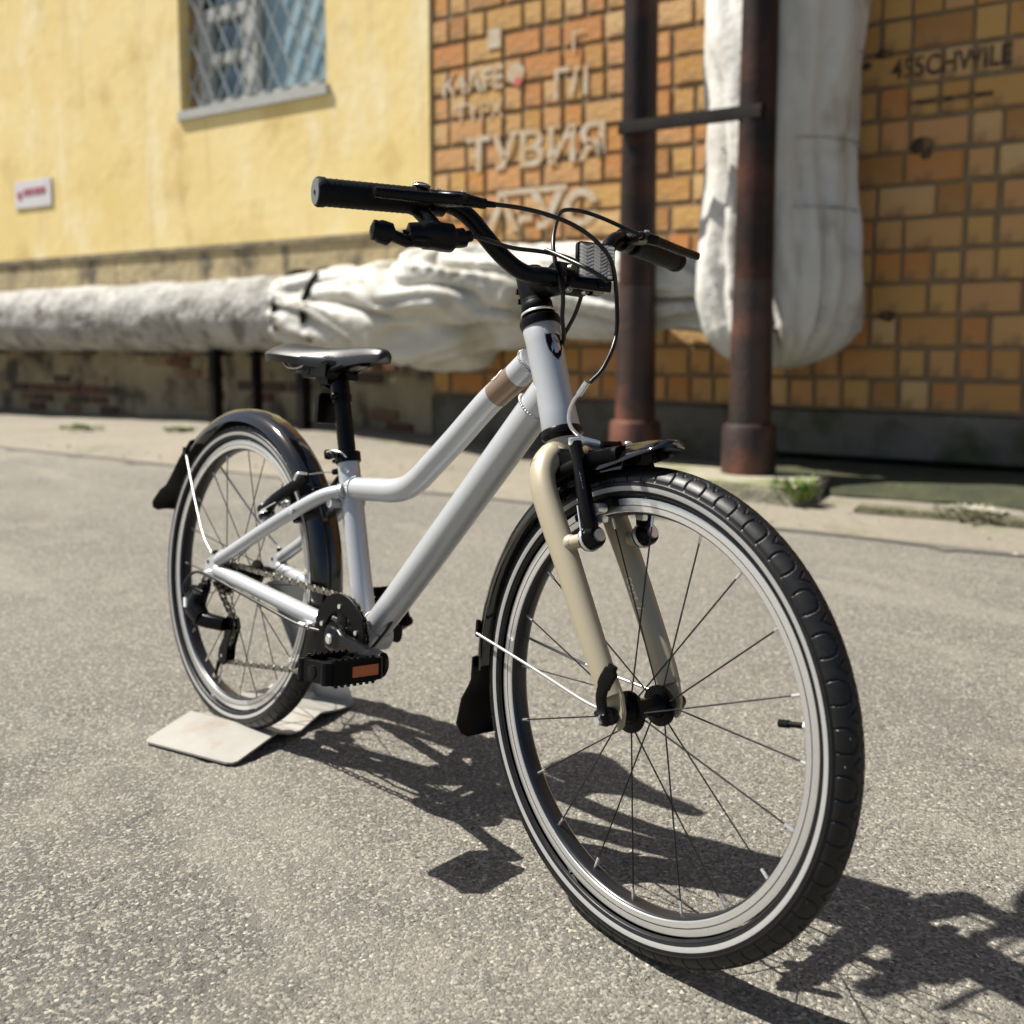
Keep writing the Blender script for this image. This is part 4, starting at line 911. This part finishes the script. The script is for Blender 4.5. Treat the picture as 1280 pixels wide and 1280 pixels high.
mb = MB(); mb.sweep([(.729, .000, .4985), (.729, .022, .4985)], [.0042, .0036], 10); mb.build('rubber_boot', M['blackm'], vb, ST)
mb = MB(); mb.box((.700, 0, .474), (.030, .050, .034)); mb.build('brake_bracket', M['blackm'], vb, ST, bevel=.004)
tm = frame_m((.7475, -.0405, .4520), (.445, .07, -.893), (.893, 0, .445))
text('brake_lettering', 'TEKTRO', .0082, M['grey'], vb, frame_m((.7478, -.0378, .4570), (.445, -.06, -.893), (0.0, -1, .07)) @ Matrix.Translation((0, 0, 0)), .0002, ST)
rb = vbrake(None, (.134, -.0440, .352), (.214, -.0300, .4090), (.8, 0, .55), (-.52, 0, .85), 'rear_brake', False)
cable([(.214, -.028, .418), (.214, .004, .4215), (.216, .028, .418)], .0009, 'brake_wire', M['chrome'], None, rb)
cable([(.212, -.030, .418), (.204, -.040, .418), (.198, -.042, .408)], .0019, 'cable_noodle', M['chrome'], None, rb)
mb = MB(); mb.sweep([(.222, .006, .4225), (.232, .010, .425), (.252, .014, .428)], [.0042, .0048, .0042], 10); mb.build('rubber_boot', M['blackm'], rb, None)

# ---------------- mudguards
def mudguard(c, xf, name, secs, w_=.0245, crown=.0130):
    """secs: list of (angle deg, radius, halfwidth scale, crown scale)"""
    root = empty(name); root.parent = bike
    S = []
    for (a0, r0, w0, c0), (a1, r1, w1, c1) in zip(secs, secs[1:]):
        n = max(2, int(abs(a1 - a0) / 3))
        for k in range(n): t = k / n; S.append((a0 + (a1 - a0) * t, r0 + (r1 - r0) * t, w0 + (w1 - w0) * t, c0 + (c1 - c0) * t))
    S.append(secs[-1]); NV = 18; mb = MB(); vs = []; fs = []
    for k, off in ((0, 0), (1, -.0016)):
        for (a, r, ww, cc_) in S:
            for j in range(NV + 1):
                x = -1 + 2 * j / NV; q = math.copysign(abs(x), x)
                dr = -crown * cc_ * (abs(x) ** 2.4) * 1.0 - (.006 * max(0, abs(x) - .82) / .18) * cc_
                if abs(abs(x) - .48) < .06: dr += .0007
                vs.append(polar(c, r + dr + off, R_(a), q * w_ * ww))
    n = NV + 1; m_ = len(S); o = m_ * n
    for i in range(m_ - 1):
        for j in range(NV):
            a = i * n + j; fs.append((a, a + 1, a + n + 1, a + n)); fs.append((o + a, o + a + n, o + a + n + 1, o + a + 1))
        for j in (0, NV): a = i * n + j; fs.append((a, a + n, o + a + n, o + a))
    for i in (0, m_ - 1):
        for j in range(NV): a = i * n + j; fs.append((a, a + 1, o + a + 1, o + a))
    mb.add(vs, fs); mb.build('mudguard_blade', M['gloss'], root, xf, smooth=60, merge=0)
    return root
# rear: from behind the seat tube, over the top, to the flared tail
mg = mudguard(RW, None, 'rear_mudguard', [(-24, .256, .95, 1), (10, .256, 1, 1), (60, .258, 1, 1), (100, .259, 1, 1), (132, .260, 1, 1)])
def flap(c, xf, root, secs, m=None, name='mud_flap'):
    mb = MB(); vs = []; fs = []; n = 9
    for off in (0, -.003):
        for (a, r, ww) in secs:
            for j in range(n): x = -1 + 2 * j / (n - 1); vs.append(polar(c, r + off - .006 * x * x, R_(a), x * .0235 * ww))
    m_ = len(secs); o = m_ * n
    for i in range(m_ - 1):
        for j in range(n - 1):
            a = i * n + j; fs.append((a, a + 1, a + n + 1, a + n)); fs.append((o + a, o + a + n, o + a + n + 1, o + a + 1))
        for j in (0, n - 1): a = i * n + j; fs.append((a, a + n, o + a + n, o + a))
    for i in (0, m_ - 1):
        for j in range(n - 1): a = i * n + j; fs.append((a, a + 1, o + a + 1, o + a))
    mb.add(vs, fs); return mb.build(name, m or M['blackm'], root, xf, smooth=50, merge=0)
flap(RW, None, mg, [(130, .2625, 1.0), (140, .263, 1.02), (150, .266, 1.05), (154, .269, 1.12), (157, .277, 1.28), (163, .291, 1.36), (165.5, .294, 1.2), (166.5, .294, .8)])
for sg in (-1, 1):
    cable([(.0095, sg * .0605, .278), (-.030, sg * .0560, .300), (-.095, sg * .042, .350), (-.160, sg * .027, .405), (-.172, sg * .024, .416)], .0017, 'mudguard_stay', M['stay'], None, mg)
mb = MB(); mb.box((-.176, -.0245, .420), (.012, .004, .014)); mb.box((-.176, .0245, .420), (.012, .004, .014)); mb.build('stay_clip', M['blackm'], mg, None)
# front
mf = mudguard(FW, ST, 'front_mudguard', [(97, .259, 1.0, 1), (110, .257, 1, 1), (150, .2565, 1, 1), (184, .2575, 1, 1)])
flap(FW, ST, mf, [(181, .2595, 1.04), (187, .261, 1.06), (189, .266, 1.12), (192, .276, 1.25), (198, .289, 1.32), (200.5, .289, 1.12), (201.5, .288, .8)])
# front nose: raised ribbed tongue reaching forward of the fork
def nose():
    mb = MB(); vs = []; fs = []; NV = 16
    S = [(.700, .474, .018, .006), (.715, .482, .024, .014), (.735, .4905, .027, .020), (.760, .4985, .0275, .021), (.785, .5045, .0275, .018), (.805, .5080, .0270, .014), (.820, .5095, .0240, .010), (.829, .5100, .0175, .006), (.833, .5095, .008, .003)]
    for off in (0, -.0018):
        for (x, z, ww, dr) in S:
            for j in range(NV + 1):
                q = -1 + 2 * j / NV; h = z - dr * abs(q) ** 2.2
                if abs(abs(q) - .42) < .09: h += .0009
                vs.append((x, q * ww, h + off))
    n = NV + 1; m_ = len(S); o = m_ * n
    for i in range(m_ - 1):
        for j in range(NV):
            a = i * n + j; fs.append((a, a + 1, a + n + 1, a + n)); fs.append((o + a, o + a + n, o + a + n + 1, o + a + 1))
        for j in (0, NV): a = i * n + j; fs.append((a, a + n, o + a + n, o + a))
    for i in (0, m_ - 1):
        for j in range(NV): a = i * n + j; fs.append((a, a + 1, o + a + 1, o + a))
    mb.add(vs, fs); mb.build('mudguard_nose', M['gloss'], mf, ST, smooth=60, merge=0)
    mb = MB(); mb.box((.765, 0, .489), (.06, .022, .014)); mb.build('nose_block', M['blackm'], mf, ST, bevel=.003)
    mb = MB(); mb.ball((.768, 0, .5018), (.0045, .0045, .003)); mb.build('nose_screw', M['chrome'], mf, ST)
nose()
mb = MB(); mb.sweep([polar(FW, .262 if 96 < a < 128 else .258, R_(a), 0) for a in range(88, 140, 4)], [(.030, .013)] * 13, 16, up=(0, 1, 0), sq=4) if False else mb.sweep([polar(FW, .2535, R_(a), 0) for a in range(98, 124, 3)], [(.009, .0285)] * 9, 16, up=(0, 1, 0), sq=4); mb.build('mudguard_bridge', M['blackm'], mf, ST, smooth=50)
for sg in (-1, 1):
    cable([(.8030, sg * .0475, .2435), (.770, sg * .045, .2450), (.700, sg * .035, .2510), (.620, sg * .0285, .2600), (.569, sg * .0262, .2665)], .0017, 'mudguard_stay', M['stay'], ST, mf)
mb = MB(); mb.box((.5680, -.0235, .272), (.006, .005, .020)); mb.build('stay_clip', M['black'], mf, ST, bevel=.001)

# ---------------- seat
sp = MB(); sdv = (STt - BBc).normalized(); t0 = STt; t1 = STt + sdv * .118
sp._lathe(STt - sdv * .01, sdv, [(0, .0120), (.085, .0120), (.088, .0128), (.112, .0133), (.118, .013), (.128, .010)], 28); sp.build('seat_post', M['black'], bike, smooth=40)
mb = MB(); mb._lathe(STt + sdv * .001, sdv, [(-.010, .0160), (-.009, .0178), (.004, .0178), (.005, .0160)], 32)
mb.build('seat_clamp', M['black'], bike); cl = bpy.data.objects['seat_clamp']
mb = MB(); mb.sweep(crom([STt + V((-.016, -.012, 0)), STt + V((-.026, -.013, .003)), STt + V((-.040, -.006, .002)), STt + V((-.050, .002, -.004))], 4), [(.006, .0045)] * 13, 12, up=(0, 0, 1), sq=2.8)
mb.sweep([STt + V((-.020, .012, -.004)), STt + V((-.046, .008, -.010))], [(.003, .003)] * 2, 8); mb.build('clamp_lever', M['black'], cl, smooth=50)
mb = MB(); mb.sweep(crom([STt + V((-.022, -.020, .004)), STt + V((-.006, -.0215, .0075)), STt + V((.010, -.0175, .006)), STt + V((.014, -.012, 0))], 4), .0011, 6); mb.build('clamp_wire', M['chrome'], cl)
mb = MB(); mb.cyl(STt + V((-.001, -.021, .001)), STt + V((-.001, -.0245, .001)), .004, 12); mb.build('clamp_bolt', M['black'], cl)
text('seat_tube_ring', '⌀', .012, M['grey'], frame, frame_m(STt - sdv * .022 + V((.0105, -.0113, 0)), (.68, .73, 0), tuple(sdv)), .0002) if False else None
mb = MB(); e0 = STt - sdv * .020; ed = V((.62, -.78, 0)); ed = (ed - sdv * ed.dot(sdv)).normalized(); es = sdv.cross(ed)
mb.sweep([e0 + ed * .0153 * math.cos(.0052 * math.cos(t) / .0153) + es * .0153 * math.sin(.0052 * math.cos(t) / .0153) + sdv * .0052 * math.sin(t) for t in [k * math.pi / 12 for k in range(24)]], .0006, 6, closed=True); mb.build('seat_tube_emblem', M['grey'], frame)
# saddle
def saddle():
    s = empty('saddle'); s.parent = bike; vs = []; fs = []
    #        x     z     halfwidth  droop  thickness
    S = [(.056, .5925, .018, .006, .012), (.060, .5965, .040, .012, .017), (.072, .6010, .055, .017, .020), (.092, .6035, .0615, .020, .021), (.118, .6030, .060, .020, .021), (.145, .6005, .052, .019, .021), (.172, .5985, .041, .018, .022), (.200, .5975, .031, .018, .022),
         (.232, .5980, .0235, .018, .021), (.265, .5990, .0195, .016, .019), (.295, .5995, .0175, .014, .017), (.318, .5985, .0155, .012, .016), (.332, .5960, .012, .009, .012), (.338, .5920, .005, .004, .005)]
    S = [(.336 - (.336 - a) * .86, b, c * .93, d, e * 1.1) for a, b, c, d, e in S]
    P = crom([(a, b, c) for a, b, c, d, e in S], 4); Q = crom([(d, e, 0) for a, b, c, d, e in S], 4); n = 25; N = 2 * n
    for p, q in zip(P, Q):
        x, z, hw = p; dr, th = q.x, q.y
        for j in range(n):                                  # top skin, left to right
            u = -1 + 2 * j / (n - 1); g = -.0025 * math.exp(-(u / .18) ** 2) * (1 if .09 < x < .26 else .3)
            vs.append((x, u * hw, z - dr * abs(u) ** 2.6 + g))
        for j in range(n):                                  # under skin, back again
            u = 1 - 2 * j / (n - 1); vs.append((x, u * hw * .94, z - dr * .75 * abs(u) ** 2.6 - th * (1 - .25 * abs(u) ** 3) * .85 - .001))
    m_ = len(P)
    for i in range(m_ - 1):
        for j in range(N): fs.append((i * N + j, i * N + (j + 1) % N, (i + 1) * N + (j + 1) % N, (i + 1) * N + j))
    fs.append(tuple(range(N))[::-1]); fs.append(tuple((m_ - 1) * N + k for k in range(N)))
    mb = MB(); mb.add(vs, fs); mb.build('saddle_cover', M['saddle'], s, smooth=50)
    for sg in (-1, 1):
        cable([(.118, sg * .020, .578), (.130, sg * .022, .567), (.150, sg * .022, .5625), (.215, sg * .022, .5625), (.245, sg * .020, .567), (.285, sg * .008, .582)], .0034, 'rail', M['black'], None, s)
    mb = MB(); mb.sweep([(.135, 0, .578), (.16, 0, .574), (.23, 0, .575), (.285, 0, .580)], [(.032, .010), (.038, .016), (.026, .015), (.012, .007)], 16, up=(0, 0, 1), sq=3); mb.box((.205, 0, .5640), (.064, .056, .022)); mb.box((.212, 0, .5530), (.034, .036, .016)); mb.sweep([(.205, 0, .556), (.212, 0, .552)], [(.020, .018), (.014, .014)], 16); mb.cyl((.190, -.026, .562), (.190, .026, .562), .0085, 16); mb.build('saddle_clamp', M['black'], s, bevel=.002)
    mb = MB(); mb.cyl((.190, -.029, .562), (.190, -.026, .562), .0055, 6); mb.build('clamp_nut', M['black'], s)
    mb = MB(); mb.sweep(crom([(.128, -.036, .582), (.150, -.038, .567), (.178, -.036, .566), (.205, -.030, .580)], 4), .0012, 6); mb.build('edge_wire', M['chrome'], s)
saddle()
# rear reflector on the seat post
rr = empty('rear_reflector'); rr.parent = bike
mb = MB(); c0 = STt + sdv * .082; mb._lathe(c0 - sdv * .006, sdv, [(0, .0142), (.012, .0142)], 24); mb.box(c0 + V((-.018, 0, .002)), (.022, .012, .010)); mb.ball(c0 + V((.004, -.0150, .004)), .0055)
mb.build('reflector_clamp', M['black'], rr)
mb = MB(); mb.plate([c0 + V((-.028, x, z - .014)) for x, z in rrect(.022, .021, .005)], (1, 0, .05), .010); mb.build('reflector_housing', M['black'], rr, bevel=.001)
mb = MB(); mb.plate([c0 + V((-.0342, x, z - .014)) for x, z in rrect(.019, .018, .004)], (1, 0, .05), .002); mb.build('reflector_lens', M['red'], rr)

# ---------------- drivetrain
cr = empty('crankset'); cr.parent = bike
CRc = V((BBc.x - .002, 0, BBc.z))
def gear(c, y, r, teeth, th, name, m, par, holes=True, inner=.0):
    mb = MB(); n = teeth * 6; O = []; I = []
    for i in range(n):
        t = 2 * math.pi * i / n; ph = (i % 6) / 6; rr_ = r + (.0028 if ph in (2 / 6, 3 / 6) else (.0012 if ph in (1 / 6, 4 / 6) else -.001))
        O.append((c.x + rr_ * math.cos(t), c.z + rr_ * math.sin(t))); I.append((c.x + inner * math.cos(t), c.z + inner * math.sin(t)))
    vs = [(x, y - th / 2, z) for x, z in O] + [(x, y + th / 2, z) for x, z in O] + [(x, y - th / 2, z) for x, z in I] + [(x, y + th / 2, z) for x, z in I]; fs = []
    for i in range(n):
        k = (i + 1) % n; fs += [(i, k, n + k, n + i), (2 * n + i, 3 * n + i, 3 * n + k, 2 * n + k), (i, 2 * n + i, 2 * n + k, k), (n + i, n + k, 3 * n + k, 3 * n + i)]
    mb.add(vs, fs); return mb.build(name, m, par, smooth=30)
gear(CRc, -.037, .0520, 34, .0020, 'chainring', M['blackm'], cr, inner=.036)
mb = MB()
# outer guard disc, ring-shaped
mb._lathe(CRc + V((0, -.0408, 0)), V((0, -1, 0)), [(0, .0330), (0, .0575), (.0018, .0582), (.0030, .0572), (.0030, .0340), (.0018, .0330), (0, .0330)], 64)
mb.build('chain_guard', M['blackm'], cr, smooth=40)
mb = MB()
for k in range(5):
    a = R_(20 + 72 * k); p0 = CRc + V((math.cos(a) * .012, -.0385, math.sin(a) * .012)); p1 = CRc + V((math.cos(a) * .041, -.0385, math.sin(a) * .041))
    mb.sweep([p0, p1], [(.013, .0032), (.0085, .0028)], 12, up=(0, 1, 0), sq=3)
mb._lathe(CRc + V((0, -.033, 0)), V((0, -1, 0)), [(0, .018), (.010, .018), (.012, .014)], 28); mb.build('spider', M['black'], cr, smooth=40)
for k in range(5):
    a = R_(20 + 72 * k); q = CRc + V((math.cos(a) * .041, -.0425, math.sin(a) * .041)); mb = MB(); mb.cyl(q, q + V((0, -.003, 0)), .0032, 12); mb.build('chainring_bolt', M['chrome'], cr)
PA = CRc + V((.1275, -.074, -.001)); PAl = CRc + V((-.1275, .070, .001))
mb = MB(); mb.sweep(crom([CRc + V((-.012, -.048, 0)), CRc + V((0, -.050, 0)), CRc + V((.03, -.053, -.001)), CRc + V((.08, -.062, -.001)), PA + V((0, .002, 0)), PA + V((.012, .001, 0))], 5), [(.0175, .009)] * 6 + [(.0165, .008)] * 3 + [(.0120, .007)] * 9 + [(.0150, .009)] * 7 + [(.011, .008)], 18, up=(0, 1, 0), sq=2.5); mb.build('crank_arm', M['black'], cr, smooth=50)
mb = MB(); mb._lathe(CRc + V((0, -.0575, 0)), V((0, -1, 0)), [(0, .0068), (.0015, .0068), (.002, .005)], 22); mb._lathe(CRc + V((0, -.0598, 0)), V((0, -1, 0)), [(0, .0052), (.0006, .0052)], 8); mb.build('crank_bolt', M['chrome'], cr)
mb = MB(); mb.sweep(crom([CRc + V((.012, .044, 0)), CRc + V((-.01, .046, 0)), CRc + V((-.06, .054, .001)), PAl + V((0, -.002, 0)), PAl + V((-.012, -.001, 0))], 5), [(.012, .008)] * 5 + [(.010, .007)] * 9 + [(.012, .008)] * 7, 16, up=(0, 1, 0), sq=2.5); mb.build('crank_arm', M['black'], cr, smooth=50)
mb = MB(); mb.cyl(CRc + V((0, -.036, 0)), CRc + V((0, .046, 0)), .008, 16); mb.build('axle', M['steel'], cr)
def pedal(c, sg, tilt):
    """c: axle start; sg: -1 to the right-hand side"""
    p = empty('pedal'); p.parent = bike; rt = Matrix.Translation(c) @ Matrix.Rotation(tilt, 4, 'Y')
    y = lambda q: sg * q
    mb = MB()
    hx, L0, L1, hz = .032, .012, .088, .0125
    # outer loop body: two long sides, rounded ends, and centre block
    for sx in (-1, 1):
        mb.box((sx * (hx - .003), y((L0 + L1) / 2), 0), (.007, L1 - L0 - .012, hz * 2))
    mb.box((0, y(L1 - .004), 0), (hx * 2 - .016, .008, hz * 1.9)); mb.box((0, y(L0 + .004), 0), (hx * 2 - .016, .008, hz * 1.9))
    for sx in (-1, 1):
        for q in (L0 + .005, L1 - .005): mb.cyl((sx * (hx - .008), y(q), -hz), (sx * (hx - .008), y(q), hz), .0078, 16)
    mb.sweep([(0, y(L0), 0), (0, y(L1 - .006), 0)], [(.0105, .010)] * 2, 14, sq=3)
    mb.box((0, y((L0 + L1) / 2), 0), (hx * 2 - .026, L1 - L0 - .012, .006))
    for q in (.030, .050, .070): mb.box((0, y(q), 0), (hx * 2 - .01, .0045, hz * 1.5))
    mb.build('pedal_body', M['blackm'], p, rt, bevel=.0008)
    for sx in (-1, 1):
        mb = MB()
        for z in (-1, 1):
            mb.box((sx * (hx - .004), y((L0 + L1) / 2), z * (hz + .0006)), (.0025, L1 - L0 - .016, .0016))
            k = L0 + .012
            while k < L1 - .008: mb.box((sx * (hx - .004), y(k), z * (hz + .0022)), (.0035, .003, .0030)); k += .0085
        mb.build('pedal_teeth', M['black'], p, rt)
        mb = MB(); mb.box((sx * (hx + .0008), y(.038), 0), (.0022, .036, .0125)); mb.build('pedal_reflector', M['orange'], p, rt, bevel=.0004)
    mb = MB(); mb.cyl((0, y(-.004), 0), (0, y(L0), 0), .0055, 14); mb.build('pedal_axle', M['black'], p, rt)
    mb = MB(); mb._lathe((0, y(L1 - .001), 0), (0, sg, 0), [(0, .0085), (.002, .0082), (.0025, .006)], 18); mb.build('end_cap', M['black'], p, rt)
pedal(PA + V((0, -.002, 0)), -1, R_(-6)); pedal(PAl + V((0, .002, 0)), 1, R_(58))
# cassette
cs = empty('cassette'); cs.parent = rw
for k, (r, te) in enumerate(((.0155, 12), (.018, 14), (.0205, 16), (.0235, 18), (.027, 21), (.031, 24))): gear(RW, -.0455 + k * .0036, r, te, .0016, 'sprocket', M['steel'] if k % 2 else M['blackm'], cs, inner=.006)
mb = MB(); mb._lathe(RW + V((0, -.048, 0)), V((0, 1, 0)), [(0, .010), (.002, .012), (.026, .012)], 20); mb.build('cassette_body', M['black'], cs)
for o in list(cs.children): o.parent = rw; o.matrix_parent_inverse = Matrix()
bpy.data.objects.remove(cs)
# chain
def chain():
    yA, yB = -.037, -.0375
    # path: ring bottom -> lower pulley -> upper pulley -> sprocket -> ring top
    PL, PU = V((.034, 0, .1235)), V((.048, 0, .1730)); r1 = .0525; rs = .0215
    pts = []
    for k in range(13): a = R_(-97 + 180 * k / 12 + 6); pts.append(V((CRc.x + r1 * math.cos(a), yA, CRc.z + r1 * math.sin(a))))
    top_end = pts[-1]
    sa = R_(95)
    for k in range(9): a = R_(97 + 165 * k / 8); pts.append(V((RW.x + rs * math.cos(a), yB, RW.z + rs * math.sin(a))))
    for k in range(7): a = R_(100 - 170 * k / 6); pts.append(V((PU.x + .0095 * math.cos(a), yB, PU.z + .0095 * math.sin(a))))
    for k in range(7): a = R_(75 + 195 * k / 6); pts.append(V((PL.x + .0095 * math.cos(a), yB, PL.z + .0095 * math.sin(a))))
    # resample
    n = len(pts); seg = [(pts[(i + 1) % n] - pts[i]).length for i in range(n)]; tot = sum(seg); pitch = .0105; N = int(tot / pitch) // 2 * 2; pitch = tot / N; out = []; i = 0; acc = 0
    for k in range(N):
        s = k * pitch
        while acc + seg[i] < s: acc += seg[i]; i += 1
        out.append(pts[i].lerp(pts[(i + 1) % n], (s - acc) / seg[i]))
    mb = MB()
    for k in range(N):
        a, b = out[k], out[(k + 1) % N]; d = (b - a).normalized(); nz = V((0, 1, 0)).cross(d).normalized(); w0 = .0026 if k % 2 else .0036
        for sg in (-1, 1):
            y = V((0, sg * w0, 0)); t = V((0, .0005, 0)); h = .0037; e = .0022
            P = [a - d * e + nz * h * .6, a - d * e - nz * h * .6, a - nz * h + d * .001, (a + b) / 2 - nz * h * .55, b - nz * h - d * .001, b + d * e - nz * h * .6, b + d * e + nz * h * .6, b + nz * h - d * .001, (a + b) / 2 + nz * h * .55, a + nz * h + d * .001]
            mb.plate([q + y for q in P], (0, 1, 0), .0009)
        mb.cyl(a - V((0, .0046, 0)), a + V((0, .0046, 0)), .0017, 6)
    mb.build('chain', M['steel'], bike, smooth=30, merge=0)
chain()
# rear derailleur
rd = empty('rear_derailleur'); rd.parent = bike
mb = MB(); mb.plate([(.004, -.060, .240), (-.012, -.060, .236), (-.016, -.060, .222), (-.008, -.060, .212), (.004, -.060, .214), (.010, -.060, .228)], (0, 1, 0), .006); mb.cyl((-.006, -.068, .221), (-.006, -.054, .221), .0088, 18); mb.build('derailleur_hanger', M['black'], rd, bevel=.001)
mb = MB(); mb._lathe(RW + V((0, -.058, 0)), V((0, -1, 0)), [(0, .0085), (.005, .0085), (.006, .0055), (.012, .005)], 16); mb.build('axle_nut', M['chrome'], rd)
mb = MB(); mb.sweep([(-.008, -.066, .212), (-.012, -.069, .200), (-.006, -.072, .188), (.012, -.070, .178)], [(.010, .012), (.014, .014), (.015, .014), (.012, .011)], 12, up=(0, 1, 0), sq=3.2)
mb.sweep([(-.034, -.066, .216), (-.012, -.066, .2145), (.004, -.064, .214)], [(.006, .007), (.008, .008), (.006, .007)], 12, up=(0, 1, 0), sq=3.4)
mb.sweep([(-.022, -.070, .213), (-.026, -.074, .202), (-.016, -.079, .188), (.004, -.076, .178)], [(.005, .006), (.007, .007), (.006, .006), (.005, .006)], 10, up=(0, 1, 0), sq=3.2); mb.build('derailleur_body', M['black'], rd, smooth=40)
mb = MB(); mb.sweep([(-.024, -.0815, .204), (-.012, -.0860, .192)], [(.003, .0012)] * 2, 8); mb.box((-.004, -.0800, .1850), (.005, .003, .016)); mb.cyl((-.028, -.078, .196), (-.028, -.070, .196), .004, 10); mb.build('link_plate', M['grey'], rd)
mb = MB(); mb.sweep([(-.004, -.070, .178), (.020, -.064, .176), (.046, -.050, .174)], [(.012, .012), (.011, .011), (.009, .010)], 14, sq=3.4); mb.build('pivot_housing', M['black'], rd)
for y in (-.0310, -.0440):
    mb = MB(); mb.plate([(.040, y, .186), (.053, y, .184), (.060, y, .172), (.055, y, .158), (.049, y, .140), (.048, y, .120), (.041, y, .110), (.029, y, .110), (.022, y, .120), (.024, y, .134), (.034, y, .150), (.037, y, .166)], (0, 1, 0), .0018); mb.build('pulley_cage', M['black'], rd, bevel=.0004)
gear(V((.034, 0, .1235)), -.0375, .0095, 10, .003, 'jockey_wheel', M['blackm'], rd, inner=.003); gear(V((.048, 0, .1730)), -.0375, .0095, 10, .003, 'jockey_wheel', M['blackm'], rd, inner=.003)
mb = MB(); mb.cyl((.034, -.046, .1235), (.034, -.029, .1235), .0028, 8); mb.build('jockey_bolt', M['chrome'], rd)
cable([(-.030, -.074, .202), (-.040, -.076, .212), (-.034, -.078, .228), (-.004, -.077, .247), (.046, -.073, .2455), (.110, -.066, .236), (.18, -.060, .226), (.25, -.052, .216), (.298, -.040, .214)], .0023, 'cable', None, None, bike)
mb = MB(); mb.box((.266, -.047, .2165), (.012, .005, .007)); mb.cyl((.252, -.0505, .2165), (.264, -.049, .2165), .0031, 10); mb.build('cable_stop', M['chrome'], frame)
